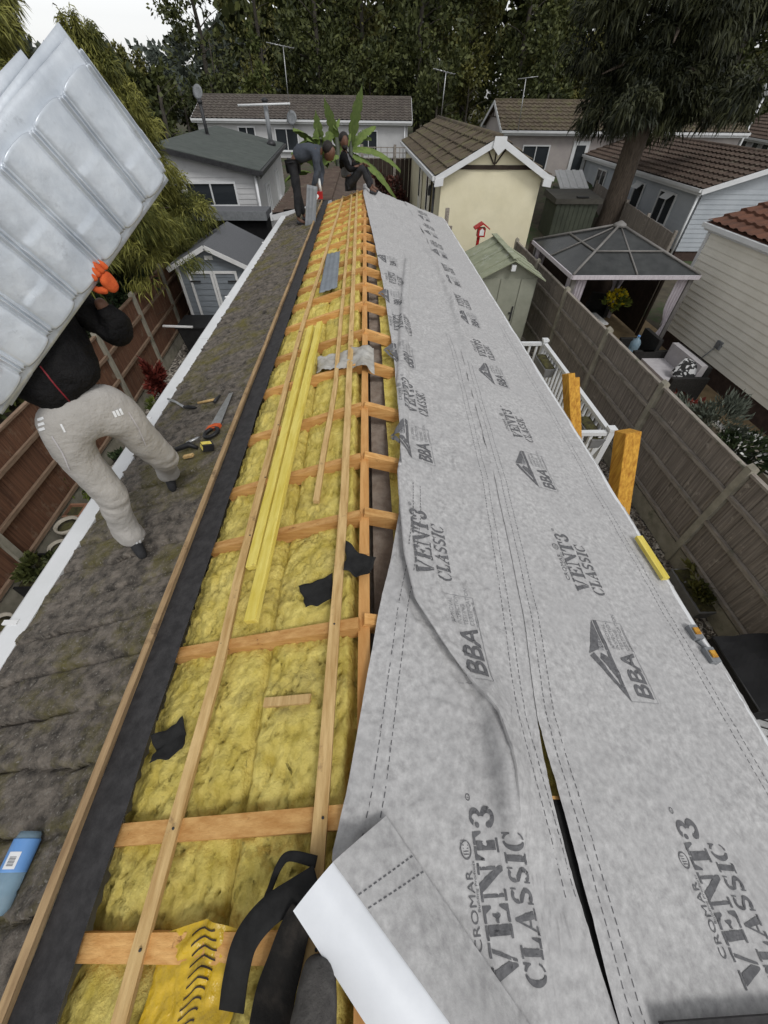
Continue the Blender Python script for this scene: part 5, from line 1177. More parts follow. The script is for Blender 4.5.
c = aty(135, 80, 14.5); conifer('bushy green conifer drooping over the grey-green felt roof', (c.x-.65, 14.5, 0), 5.1, 1.25, 'leaf_conifer_mid', 8, 40000)
conifer('low dark conifer hanging over the fence beside the grey shed', (-7.1, 13.9, 0), 3.5, .95, 'leaf_conifer_dark', 9, 36000)
c = at(128, 215, 2.4); t = thing('laurel_bush', 'dark glossy hedge bush leaning over the red-brown fence', 'bush', (-5.9, 10.4, 0))
b = MB(); limbs(b, (-5.9, 10.3, 0), 2.2, .06, 14, .9, random.Random(2), .1, .8); b.build('stem', MT['bark'], t)
leafmesh('foliage', [((-5.95, 9.4+.55*k, 1.6+.25*(k % 2)), (.55, .55, .65), 1500, .13, .055) for k in range(5)], 'leaf_laurel', t, seed=3, clump=14)
# ivy-dark understorey filling the ground behind the left fence
tag(leafmesh('undergrowth', [((-7.2-rnd.random()*3, 4+.6*k, .5), (1.3, .7, .55), 420, .22, .12) for k in range(22)], 'leaf_dark', seed=12, clump=8), kind='stuff')
tag(leafmesh('undergrowth', [((lerp(9, 26, rnd.random()), 26+4*rnd.random(), .9), (1.6, .8, .5), 420, .22, .12) for k in range(14)], 'leaf_dark', seed=13, clump=8), kind='stuff')
# big conifer with the bare trunk on the right
_b = at(606, 225, .9); bx, by = _b.x, _b.y; q = random.Random(21)
t = thing('conifer_tree', 'big dark conifer with a thick bare trunk and hanging crown, right of centre', 'conifer', (bx, by, 0))
b = MB(); pts = [Vector((bx+.03*math.sin(k), by, z)) for k, z in enumerate((-.2, .6, 1.5, 2.6, 3.8, 5, 7, 9, 11, 13))]; b.tube(pts, [.60, .50, .45, .43, .42, .40, .36, .30, .20, .1], 16)
for v in b.bm.verts: v.co += (Vector((v.co.x-bx, v.co.y-by, 0)))*.16*nz(v.co.x*5, v.co.y*5, v.co.z*.7)
b.build('trunk', MT['bark'], t)
b = MB()
for k in range(34):
    z = lerp(4.7, 12, k/34); a = k*2.4; l = 3.1*q.uniform(.6, 1); p0 = Vector((bx+.1, by, z)); e = p0+Vector((math.cos(a)*l, math.sin(a)*l, q.uniform(-.3, .5))); b.tube([p0, p0.lerp(e, .5)+Vector((0, 0, .35)), e], [.13, .08, .02], 6)
b.build('limb', MT['bark'], t)
bl = []
for k in range(26):
    a = k*2.4; d = q.uniform(.5, 1.5); bl.append((Vector((bx+math.cos(a)*d, by+math.sin(a)*d-.5, q.uniform(4.45, 6.6))), (.95, .95, .65), 900, .26, .05))
for k in range(64):
    f = k/63; z = lerp(4.6, 12.5, f); a = k*2.4+q.random(); R2 = 3.9*(1-.35*f); d = R2*q.uniform(.25, .92); r = q.uniform(.8, 1.35)
    bl.append((Vector((bx+.25+math.cos(a)*d, by+math.sin(a)*d, z-.10*d)), (r, r, r*.75), 1150, .30, .055))
leafmesh('crown', bl, 'leaf_big', t, seed=22, shape='spray', droop=.5, shell=.5, clump=14)
# banana plant
q0 = aty(340, 150, 20.5); bz = Vector((q0.x, 20.5, 1.55)); t = thing('banana_plant', 'green banana plant with torn paddle leaves beyond the two far workers', 'banana plant', bz)
b = MB()
for dx in (-.9, -.1, .5): b.tube([bz+Vector((dx, 0, -1.6)), bz+Vector((dx*.9, 0, 1.2)), bz+Vector((dx*.8, 0, 2.2))], [.16, .13, .08], 10)
b.build('stem', MT['store_green'], t); q = random.Random(4)
lv = [(.5, 2.1, 75, 2.0), (.5, 2.0, 10, 2.0), (-.1, 2.0, 150, 1.7), (-.1, 2.1, 105, 1.6), (.5, 1.9, -15, 1.9), (-.9, 1.9, 130, 1.5), (-.9, 1.9, 60, 1.5), (-.9, 1.8, 175, 1.4), (-.1, 2.0, 35, 1.6), (.5, 2.0, 48, 1.5), (-.9, 1.9, 95, 1.3), (-.4, 1.7, 160, 1.5), (-1.2, 1.5, 140, 1.3), (-1.3, 1.6, 80, 1.2), (-1.2, 1.5, 40, 1.2), (-.6, 1.5, 120, 1.4), (-.3, 1.6, 60, 1.4), (.2, 1.5, 25, 1.3), (.3, 1.7, 110, 1.3), (-1.5, 1.3, 165, 1.1), (-.9, 1.2, 20, 1.1)]
for dx, z, ang, ln in lv:
    a = R_(ang); o = bz+Vector((dx*.8, 0, z-.1)); dy = q.uniform(-.5, .5)
    def lf(u, v, o=o, a=a, ln=ln, dy=dy):
        s = v*ln; x = math.cos(a)*s; zz = math.sin(a)*s - .42*(s/ln)**2.2*ln*(abs(math.cos(a))+.15); w_ = .27*math.sin(math.pi*min(1, .06+v*.97))**.6*(1-.25*(int(v*17) % 3 == 0)); e = (u-.5)*2
        nx = -math.sin(a); return o+Vector((x+nx*e*w_*.75, dy*s+e*w_*.75, zz+math.cos(a)*e*w_*.35-abs(e)*.09))
    b = MB(); b.grid(lf, 6, 20)
    lay = b.bm.loops.layers.float_color.new('tint')
    for f in b.bm.faces:
        tv = .35+.3*q.random()
        for l in f.loops: l[lay] = (tv, tv, tv, 1)
    b.build('leaf', MT['banana'], t)
# bushes in front of the trellis fence
c = aty(385, 172, 23.4); leafm = thing('copper_bush', 'red-brown leaved bush in front of the trellis fence', 'bush', (c.x, 23.2, 0)); b = MB(); limbs(b, (c.x, 23.2, 0), 2.2, .05, 10, .7, random.Random(1), .2, .7); b.build('stem', MT['bark'], leafm)
leafmesh('foliage', [((c.x-.3, 23.2, 1.9), (.8, .4, .7), 900, .14, .09), ((c.x+.5, 23.3, 1.6), (.6, .4, .7), 700, .14, .09)], 'leaf_redbrown', leafm, seed=31, clump=10)
# border plants along the grey fence
def plant(nm, lb, c, rad, n, ll, lw, m, seed, flowers=None, cat='plant', up=.8, grp=None, clump=8, z0=0):
    c = Vector(c); t = thing(nm, lb, cat, (c.x, c.y, z0), grp); b = MB(); q = random.Random(seed)
    for k in range(7): a = q.random()*6.28; b.tube([(c.x, c.y, z0), (c.x+math.cos(a)*rad[0]*.5, c.y+math.sin(a)*rad[1]*.5, c.z)], [.010, .004], 5)
    b.build('stem', MT['store_green'], t); leafmesh('foliage', [(c, rad, n, ll, lw)], m, t, seed=seed, up=up, clump=clump, shell=.5)
    if flowers: fl = leafmesh('flower', [(c+Vector((0, 0, rad[2]*.35)), (rad[0]*.9, rad[1]*.9, rad[2]*.8), flowers[1], flowers[2], flowers[2]*.9)], flowers[0], t, seed=seed+1, shell=.2); fl['kind'] = 'stuff'
    return t
q = at(716, 424, .85); plant('lavender_bush', 'silvery grey-green bush in the border behind the grey fence', (q.x+.05, q.y, .80), (.55, .85, .60), 4200, .14, .03, 'leaf_silver', 51, cat='bush')
q = at(692, 404, .8); plant('heuchera_plant', 'dark red leaved plant at the far end of the border behind the grey fence', (q.x, q.y, .66), (.40, .38, .38), 900, .12, .10, 'leaf_red', 52)
q = at(738, 452, .8); plant('daisy_plant', 'white flowering plant at the near end of the border behind the grey fence', (q.x, q.y, .70), (.40, .48, .42), 1600, .12, .05, 'leaf_laurel', 53, ('petal_white', 190, .065))
q = at(617, 297, 1.15); plant('yellow_flowers', 'bright yellow flowering plant on the white table under the gazebo', (q.x, q.y, 1.05), (.26, .26, .24), 420, .12, .06, 'leaf_bright', 54, ('petal_yellow', 150, .10), z0=.745)
plant('trough_plant', 'low green and red seedlings growing in the dark trough', (TROUGH.x, TROUGH.y, TROUGH.z+.12), (.17, .33, .13), 520, .09, .05, 'leaf_broad', 55, z0=TROUGH.z)
plant('crate_plant', 'dark leafy plants growing in the black plastic crate', (CRATE.x, CRATE.y, .38), (.25, .28, .14), 420, .10, .06, 'leaf_dark', 56, z0=.24)
q = at(80, 490, .3); plant('lime_shrub', 'lime green clump at the fence foot just behind the walking worker', (q.x-.05, q.y+.1, .33), (.33, .36, .32), 1500, .12, .03, 'leaf_bright', 57, cat='shrub')
q = at(158, 385, .55); plant('red_grass', 'dark red plume plant standing at the left gutter', (q.x, q.y, .62), (.15, .15, .42), 1000, .16, .05, 'leaf_red', 58)
q = at(160, 402, .3); plant('yellow_grass', 'small yellow-green tuft at the foot of the red plume plant', (q.x, q.y-.1, .25), (.2, .2, .2), 360, .12, .03, 'leaf_bright', 59)
for k, (px, py, lb) in enumerate(((120, 452, 'small dark herb in the dark pot beside the red plume'), (112, 475, 'small dark herb in the nearer dark pot of the row'), (140, 425, 'low green weeds at the fence foot, beside the red plume plant'))):
    q = at(px, py, .4); plant('small_herb', lb, (q.x, q.y, .36), (.17, .17, .13), 260, .08, .04, 'leaf_laurel', 61+k, z0=.2)
tag(leafmesh('ground_weeds', [((-4.75+rnd.uniform(-.15, .6), 1.2+.28*k, .04), (.14, .14, .07), 50, .07, .025) for k in range(34)], 'leaf_laurel', seed=71), kind='stuff')

# ================================================================== people
from mathutils.bvhtree import BVHTree
def skin_bm(J, edges, sub=2):
    """one continuous surface grown over a skeleton: J name -> (position, radius or (rx, ry))"""
    names = list(J); me = bpy.data.meshes.new('figure'); me.from_pydata([J[n][0] for n in names], [(names.index(a), names.index(c)) for a, c in edges], [])
    o = bpy.data.objects.new('figure', me); col.objects.link(o); o.modifiers.new('skin', 'SKIN'); 
    for i, n in enumerate(names):
        r = J[n][1]; sv = me.skin_vertices[0].data[i]; sv.radius = r if isinstance(r, tuple) else (r, r); sv.use_root = (i == 0)
    s = o.modifiers.new('sub', 'SUBSURF'); s.levels = sub; s.render_levels = sub
    bpy.context.view_layer.update()
    m2 = bpy.data.meshes.new_from_object(o.evaluated_get(bpy.context.evaluated_depsgraph_get())); bpy.data.objects.remove(o); bpy.data.meshes.remove(me)
    bm = bmesh.new(); bm.from_mesh(m2); bpy.data.meshes.remove(m2); return bm
def finish(bm, name, m, parent, disp=0, sc_=6, seed=0):
    if disp:
        bm.normal_update()
        for v in bm.verts: v.co += v.normal*(disp*fbm(v.co.x*sc_+seed, v.co.y*sc_, v.co.z*sc_*.8, 4))
    for f in bm.faces: f.smooth = True
    me = bpy.data.meshes.new(name); bm.to_mesh(me); bm.free(); return link_mesh(name, me, MT[m], parent)
def head_bm(c, r, fwd, up=Vector((0, 0, 1))):
    c = Vector(c); f = Vector(fwd).normalized(); s = up.cross(f).normalized(); u = f.cross(s); M = Matrix((s, f, u)).transposed().to_4x4(); M.translation = c
    b = MB(); b.ball((0, 0, 0), 1, 3)
    for v in b.bm.verts:
        x, y, z = v.co; z2 = z*1.28; w_ = .80-.16*max(0, -z)**1.5; v.co = Vector((x*w_, y*(.98-.12*max(0, -z)), z2))
        if y > .55:  # brow, nose, mouth, chin relief
            n = math.exp(-(x/.16)**2)*math.exp(-((z+.08)/.26)**2); v.co.y += .20*n; e = math.exp(-((abs(x)-.34)/.16)**2)*math.exp(-((z-.10)/.12)**2); v.co.y -= .13*e
            v.co.y += .07*math.exp(-(x/.3)**2)*math.exp(-((z+.5)/.08)**2)
    for sx in (-1, 1): b.ball((sx*.82, -.02, 0), .17, 2, (.45, .8, 1.3))
    b.bm.transform(M @ Matrix.Scale(r, 4)); return b.bm
def join_bm(a, c):
    me = bpy.data.meshes.new('j'); c.to_mesh(me); c.free(); a.from_mesh(me); bpy.data.meshes.remove(me); return a
def hand_bm(wrist, palm, fdir, curl, r=.0095, scale=1.0):
    """palm and five fingers: wrist point, palm normal side vector, finger direction, curl direction"""
    w_ = Vector(wrist); f = Vector(fdir).normalized(); c = Vector(curl).normalized(); s = f.cross(c).normalized(); S = scale
    b = skin_bm({'w': (w_, (.022*S, .028*S)), 'p': (w_+f*.045*S, (.018*S, .036*S)), 'k': (w_+f*.085*S, (.014*S, .038*S))}, [('w', 'p'), ('p', 'k')], 2)
    for i, l in enumerate((.070, .080, .074, .058)):
        o = w_+f*.078*S+s*(.032-.0215*i)*S
        j = {'a': (o, r*1.05*S), 'b': (o+(f*.75+c*.30).normalized()*l*.45*S, r*S), 'c': (o+(f*.9+c*.6).normalized()*l*.62*S+c*l*.28*S, r*.95*S), 'd': (o+f*l*.42*S+c*l*.80*S, r*.8*S)}
        b = join_bm(b, skin_bm(j, [('a', 'b'), ('b', 'c'), ('c', 'd')], 2))
    o = w_+f*.028*S+s*.026*S
    b = join_bm(b, skin_bm({'a': (o, r*1.3*S), 'b': (o+(s*.7+f*.5+c*.3).normalized()*.036*S, r*1.15*S), 'c': (o+(s*.5+f*.7+c*.7).normalized()*.066*S, r*.95*S)}, [('a', 'b'), ('b', 'c')], 2))
    return b
def W(p): return Vector((p[0], p[1], p[2]+CZ))
def on_surface(bvh, px, py, lift=.003):
    d = ray(px, py).normalized(); h = bvh.ray_cast(EYE, d); return (h[0]+h[1]*(lift if h[1].dot(d) < 0 else -lift), h[1] if h[1].dot(d) < 0 else -h[1]) if h[0] else (None, None)
def bvh_of(o): 
    bm = bmesh.new(); bm.from_mesh(o.data); bm.transform(Matrix.Translation(BASE[o.name])); t_ = BVHTree.FromBMesh(bm); bm.free(); return t_
def strip(bvh, pts, wd, name, m, parent):
    P_ = []
    for i in range(len(pts)-1):
        for k in range(6): P_.append((lerp(pts[i][0], pts[i+1][0], k/6), lerp(pts[i][1], pts[i+1][1], k/6)))
    P_.append(pts[-1]); Q = [on_surface(bvh, *p_) for p_ in P_]; Q = [q_ for q_ in Q if q_[0] is not None]
    if len(Q) < 2: return
    b = MB(); prev = None
    for i, (p_, n_) in enumerate(Q):
        d = (Q[min(i+1, len(Q)-1)][0]-Q[max(i-1, 0)][0]).normalized(); s = d.cross(n_).normalized()*wd/2; cur = (b.bm.verts.new(p_-s), b.bm.verts.new(p_+s))
        if prev: b.bm.faces.new([prev[0], prev[1], cur[1], cur[0]])
        prev = cur
    return b.build(name, MT[m], parent)

# --- frame of the tile sheets he carries
SA, SB, SCn = W((-.945, 2.46, -.298)), W((-1.094, 2.297, .127)), W((-1.488, 1.381, -.892))
ev = (SB-SA).normalized(); ew = (SCn-SA); ew = (ew-ev*ew.dot(ev)).normalized(); en = ew.cross(ev).normalized()
if en.dot(EYE-SA) < 0: en = -en
# --- worker carrying the tile sheets, foreground left
w1 = thing('person', 'worker in black jacket and grey joggers stepping along the mossy roof under the tile sheets', 'person', (-1.5, 1.9, 2.9))
zl = rz(-1.52, .06)-CZ
J = {k: W(v) for k, v in dict(hipc=(-1.42, 1.685, -1.04), hl=(-1.515, 1.60, -1.12), hr=(-1.315, 1.765, -1.12), kl=(-1.49, 1.60, -1.60), kr=(-1.32, 1.95, -1.60), al=(-1.545, 1.60, zl+.10), ar=(-1.53, 2.22, zl+.12),
     waist=(-1.45, 1.71, -.95), chest=(-1.57, 1.81, -.70), neck=(-1.66, 1.82, -.50), head=(-1.70, 1.78, -.33), sr=(-1.46, 2.0, -.60), er=(-1.255, 2.02, -.84), hr2=(-1.262, 1.985, -.66), sl=(-1.70, 1.63, -.62), el=(-1.62, 1.42, -.86), hl2=(-1.50, 1.42, -.86+.10)).items()}
body = skin_bm({'hipc': (J['hipc'], .11), 'hl': (J['hl'], .075), 'hr': (J['hr'], .075), 'kl': (J['kl'], .055), 'kr': (J['kr'], .055), 'al': (J['al'], .035), 'ar': (J['ar'], .035), 'fl': (J['al']+Vector((.07, -.09, -.06)), .03), 'fr': (J['ar']+Vector((.06, -.10, -.07)), .03),
  'waist': (J['waist'], .105), 'chest': (J['chest'], (.12, .14)), 'neck': (J['neck'], .055), 'head': (J['head']-Vector((0, 0, .06)), .06), 'sr': (J['sr'], .055), 'er': (J['er'], .04), 'wr': (J['hr2'], .028), 'sl': (J['sl'], .055), 'el': (J['el'], .04), 'wl': (J['hl2'], .028)},
  [('hipc', 'hl'), ('hipc', 'hr'), ('hl', 'kl'), ('kl', 'al'), ('al', 'fl'), ('hr', 'kr'), ('kr', 'ar'), ('ar', 'fr'), ('hipc', 'waist'), ('waist', 'chest'), ('chest', 'neck'), ('neck', 'head'), ('chest', 'sr'), ('sr', 'er'), ('er', 'wr'), ('chest', 'sl'), ('sl', 'el'), ('el', 'wl')])
body = join_bm(body, head_bm(J['head'], .105, (.6, -.78, -.05)))
finish(body, 'body', 'skin_dark', w1)
b = MB(); b.ball(J['head']+Vector((-.012, .012, .045)), .112, 3, (1, 1, 1.0)); b.build('hair', MT['hair'], w1)
tr = skin_bm({'c': (J['hipc']+Vector((0, 0, .0)), (.140, .125)), 'l': (J['hl'], (.118, .118)), 'r': (J['hr'], (.118, .118)), 'lm': (J['hl'].lerp(J['kl'], .55), .096), 'rm': (J['hr'].lerp(J['kr'], .55), .097), 'kl': (J['kl'], .080), 'kr': (J['kr']+Vector((.01, -.01, 0)), .083),
  'lc': (J['kl'].lerp(J['al'], .6), .076), 'rc': (J['kr'].lerp(J['ar'], .6), .074), 'al': (J['al']-Vector((-.02, .03, .070)), (.088, .085)), 'ar': (J['ar']-Vector((-.02, .03, .085)), .080), 't': (J['waist']-Vector((0, 0, .02)), (.140, .135))},
  [('c', 'l'), ('c', 'r'), ('l', 'lm'), ('lm', 'kl'), ('kl', 'lc'), ('lc', 'al'), ('r', 'rm'), ('rm', 'kr'), ('kr', 'rc'), ('rc', 'ar'), ('c', 't')], 3)
for v in tr.verts:  # gathered folds at knee and cuff
    for kk, a in (('kl', .010), ('kr', .012), ('al', .010), ('ar', .010)):
        d = (v.co-J[kk]).length; v.co += (v.co-J[kk]).normalized()*a*.55*math.sin((v.co.z-J[kk].z)*70+v.co.x*60-v.co.y*25)*math.exp(-(d/.12)**2)
tro = finish(tr, 'trousers', 'trouser', w1, .016, 5, 3)
jk = skin_bm({'h': (J['hipc']+Vector((.035, .03, .02)), (.205, .185)), 'w': (J['waist']+Vector((0, 0, .04)), (.18, .165)), 'c': (J['chest'], (.165, .185)), 'n': (J['neck']-Vector((0, 0, .03)), .085), 'sr': (J['sr'], .098), 'em': (J['sr'].lerp(J['er'], .6), .088), 'er': (J['er'], .088), 'fm': (J['er'].lerp(J['hr2'], .5), .066), 'wr': (J['er'].lerp(J['hr2'], .86), .050), 'sl': (J['sl'], .095), 'el': (J['el'], .08), 'wl': (J['el'].lerp(J['hl2'], .8), .05)},
  [('h', 'w'), ('w', 'c'), ('c', 'n'), ('c', 'sr'), ('sr', 'em'), ('em', 'er'), ('er', 'fm'), ('fm', 'wr'), ('c', 'sl'), ('sl', 'el'), ('el', 'wl')], 3)
jko = finish(jk, 'jacket', 'jacket', w1, .034, 6, 8)
for kk, lab in (('al', 0), ('ar', 1)):
    a = J[kk]; f = Vector((.62, -.78, 0)) if kk == 'al' else Vector((.45, -.89, 0)); f.normalize(); g = Vector((0, 0, zl+CZ+.035-a.z))
    sh = skin_bm({'h': (a+g-f*.05, (.044, .042)), 'a': (a+g*.3-f*.01, .050), 'm': (a+g+f*.07, (.038, .052)), 't': (a+g+f*.19-Vector((0, 0, .008)), (.028, .048))}, [('h', 'a'), ('h', 'm'), ('m', 't')], 2)
    finish(sh, 'shoe', 'dark_cloth', w1)
_e = SA.lerp(SCn, .47)-(SA.lerp(SCn, .47)-SA).cross(Vector((0, 0, 0))); gl = hand_bm(_e-ev*.075+en*.014-ew*.02, None, ev+en*.2, ew*-.05-en*.35, .0125, 1.08)
finish(gl, 'glove', 'orange', w1)
gl = hand_bm(J['hl2'], None, (.25, .1, 1), (.5, -.6, .1), .0125, 1.1); finish(gl, 'glove', 'orange', w1)
tb, jb = bvh_of(tro), bvh_of(jko)
for k in range(3):
    strip(tb, [(38+k*.6, 420+k*5), (44+k*.6, 418+k*5)], .012, 'cuff_stripe', 'white_card', w1)
    strip(tb, [(113+k*3.2, 411-k*1.2), (116+k*3.2, 417-k*1.2)], .012, 'cuff_stripe', 'white_card', w1)
    strip(tb, [(136+k*3.2, 542-k*1.8), (138+k*3.2, 548-k*1.8)], .012, 'cuff_stripe', 'white_card', w1)
strip(tb, [(52, 436), (62, 452), (70, 470)], .006, 'pocket_seam', 'cushion', w1)
strip(tb, [(128, 412), (138, 428), (146, 446)], .006, 'pocket_seam', 'cushion', w1)
strip(jb, [(40, 366), (56, 386), (72, 404)], .006, 'zip', 'dark_red', w1)
strip(tb, [(61, 424), (65, 432)], .008, 'drawstring', 'white_card', w1)

# --- metal tile sheets he carries
PITCH = 1.34/7
def tile_h(w_, v):
    k = math.floor(w_/PITCH+1e-6); t_ = (w_/PITCH-k); g = min(t_, 1-t_)*PITCH; d = (t_-.5)/.44
    h = .009*(1-abs(d)**3) if abs(d) < 1 else 0
    mid = .20+.05*((k % 2)*2-1); lowr = 1-sm(mid-.004, mid+.004, v)
    rib = (.013+.004*lowr)*math.exp(-((g-.0075)/(.0030+.0016*lowr))**2) - .004*math.exp(-((g-.019)/.004)**2)
    return h+.003*lowr*(abs(d) < .86), rib
# rows along the tile: (v, height factor); the pan ends overhang the flat flanges at both ends
VROWS = [(0, 0), (.014, 0), (.030, 0), (.044, 0), (.0435, .45), (.037, .72), (.034, .93), (.038, 1), (.046, 1)] + [(.06+.012*k, 1) for k in range(29)] + [(.402, 1), (.409, 1), (.4115, .92), (.405, .6), (.394, .3), (.390, 0), (.42, 0), (.445, 0), (.478, 0)]
def tile_sheet(label, ow, ov_, on, rot, grp='carried metal tile sheets'):
    b = MB(); ws = []
    for k in range(7):
        for t_ in (0, .012, .022, .030, .038, .046, .056, .070, .085, .10, .115, .14, .19, .26, .34, .42, .5, .58, .66, .74, .81, .86, .885, .90, .915, .93, .944, .954, .962, .970, .978, .988): ws.append((k+t_)*PITCH)
    ws.append(7*PITCH); nw = len(ws)-1; c_, s_ = math.cos(rot), math.sin(rot); O = SA+en*on; rows = []
    for v, f in VROWS:
        r = []
        for w_ in ws:
            h, rib = tile_h(w_, v); vv = v
            if .030 < v < .06: vv = v-.012*(h/.009)+.006
            if .395 < v < .44: vv = v+.014*(h/.009)-.006
            z = (h+rib+.018)*f+.0022*nz(w_*5, v*7)+.0007*nz(w_*22, v*26)-.010*((w_-.67)/.67)**2
            a2, b2 = w_*c_-vv*s_+ow, w_*s_+vv*c_+ov_; r.append(b.bm.verts.new(O+ew*a2+ev*b2+en*z))
        rows.append(r)
    for A_, B_ in zip(rows, rows[1:]):
        for k in range(nw): b.bm.faces.new([A_[k], A_[k+1], B_[k+1], B_[k]]).smooth = True
    o = b.build('tile_sheet', MT['metal_tile'], None, origin=O, thick=.0012)
    return tag(o, label, 'roof tile sheet', grp)
tile_sheet('silver pan-profile metal tile sheet at the front of the carried stack', 0, 0, .0, 0)
tile_sheet('second silver metal tile sheet, its edge showing just behind the front sheet', -.050, .030, -.034, R_(-2.2))
tile_sheet('rearmost silver metal tile sheet of the stack, shifted left behind the second one', .16, .045, -.055, R_(.4))

# --- two workers at the far end
def far_person(nm, J_, E_, cl, headc, fwd, hr_r=.108):
    t = thing('person', nm, 'person', J_['hip'][0])
    bm = skin_bm({k: (v[0], v[1]) for k, v in J_.items()}, E_, 2); bm = join_bm(bm, head_bm(headc, .108, fwd)); 
    for wn, fd, cu in (('wr', (0, 0, -1), (.6, -.4, 0)), ('wl', (0, 0, -1), (.6, .4, 0))):
        if wn in J_: 
            d_ = (J_[wn][0]-J_[wn.replace('w', 'e')][0]).normalized(); bm = join_bm(bm, hand_bm(J_[wn][0], None, d_, Vector((.5, -.5, -.3))))
    finish(bm, 'body', 'skin_dark', t)
    for name, m, jj, ee, dsp in cl: finish(skin_bm(jj, ee, 2), name, m, t, dsp, 8, 2)
    b = MB(); f = Vector(fwd).normalized(); b.ball(Vector(headc)-f*.035+Vector((0, 0, .055)), hr_r*1.04, 3, (1, 1, 1)); b.build('hair', MT['hair'], t)
    return t
V = Vector
fz = rz(-1.5, .05)
H = V((-1.50, 10.62, fz+1.02)); SH = V((-.98, 10.50, fz+1.20)); kl, kr = V((-1.46, 10.48, fz+.52)), V((-1.50, 10.74, fz+.52)); al, ar = V((-1.50, 10.42, fz+.09)), V((-1.42, 10.78, fz+.09))
J2 = {'hip': (H, .11), 'l': (H+V((.0, -.09, -.06)), .08), 'r': (H+V((0, .09, -.06)), .08), 'kl': (kl, .055), 'kr': (kr, .055), 'al': (al, .038), 'ar': (ar, .038), 'tl': (al+V((.15, -.03, -.06)), .03), 'tr': (ar+V((.15, -.03, -.06)), .03), 'w': (H.lerp(SH, .45)+V((0, 0, .07)), .11), 'c': (SH-V((.06, 0, 0)), .12), 'n': (SH+V((.13, -.02, -.02)), .05),
      'sl': (SH+V((0, -.19, -.03)), .052), 'sr': (SH+V((0, .19, -.03)), .052), 'el': (V((-.99, 10.27, fz+.85)), .04), 'er': (V((-.93, 10.68, fz+.85)), .04), 'wl': (V((-1.12, 10.30, fz+.60)), .028), 'wr': (V((-.98, 10.50, fz+.60)), .028)}
E2 = [('hip', 'l'), ('hip', 'r'), ('l', 'kl'), ('kl', 'al'), ('al', 'tl'), ('r', 'kr'), ('kr', 'ar'), ('ar', 'tr'), ('hip', 'w'), ('w', 'c'), ('c', 'n'), ('c', 'sl'), ('c', 'sr'), ('sl', 'el'), ('el', 'wl'), ('sr', 'er'), ('er', 'wr')]
up = V((0, 0, .01))
cl2 = [('trousers', 'dark_cloth', {'hip': (H, (.14, .135)), 'l': (J2['l'][0], .108), 'r': (J2['r'][0], .108), 'kl': (kl, .085), 'kr': (kr, .085), 'al': (al+V((0, 0, .02)), .065), 'ar': (ar+V((0, 0, .02)), .065)}, [('hip', 'l'), ('hip', 'r'), ('l', 'kl'), ('kl', 'al'), ('r', 'kr'), ('kr', 'ar')], .02),
       ('hoodie', 'navy', {'h': (H+V((.03, 0, .04)), (.155, .15)), 'w': (J2['w'][0], .155), 'c': (J2['c'][0], .165), 'n': (SH+V((.07, 0, .0)), .085), 'sl': (J2['sl'][0], .085), 'sr': (J2['sr'][0], .085), 'el': (J2['el'][0], .065), 'er': (J2['er'][0], .065), 'wl': (J2['el'][0].lerp(J2['wl'][0], .85), .045), 'wr': (J2['er'][0].lerp(J2['wr'][0], .85), .045)}, [('h', 'w'), ('w', 'c'), ('c', 'n'), ('c', 'sl'), ('c', 'sr'), ('sl', 'el'), ('el', 'wl'), ('sr', 'er'), ('er', 'wr')], .03)]
for a, d in ((al, -.03), (ar, -.03)):
    cl2.append(('shoe', 'dark_metal', {'h': (a+V((-.05, 0, -.05)), .042), 'm': (a+V((.06, d*.3, -.05)), (.036, .044)), 't': (a+V((.15, d, -.058)), (.026, .04))}, [('h', 'm'), ('m', 't')], 0))
w2 = far_person('worker in slate hoodie bending down over the far end of the mossy roof', J2, E2, cl2, SH+V((.25, -.03, -.05)), (.55, -.25, -.75))
rzh = ZR
Hh = V((-.42, 11.85, rzh+.16)); C3 = V((-.50, 11.85, rzh+.55)); kl, kr = V((-.08, 11.58, rzh+.44)), V((-.04, 12.0, rzh+.42)); al, ar = V((.10, 11.62, rzh+.05)), V((.14, 12.0, rzh+.04))
J3 = {'hip': (Hh, .11), 'l': (Hh+V((.04, -.10, -.02)), .08), 'r': (Hh+V((.04, .10, -.02)), .08), 'kl': (kl, .055), 'kr': (kr, .055), 'al': (al, .038), 'ar': (ar, .038), 'tl': (al+V((.13, 0, -.05)), .03), 'tr': (ar+V((.13, 0, -.05)), .03), 'w': (Hh.lerp(C3, .5), .11), 'c': (C3, .12), 'n': (C3+V((-.0, -.01, .16)), .05),
      'sl': (C3+V((-.02, -.19, .08)), .052), 'sr': (C3+V((.02, .19, .08)), .052), 'el': (V((-.38, 11.56, rzh+.40)), .04), 'er': (V((-.28, 12.08, rzh+.42)), .04), 'wl': (V((-.16, 11.66, rzh+.46)), .028), 'wr': (V((-.06, 11.95, rzh+.44)), .028)}
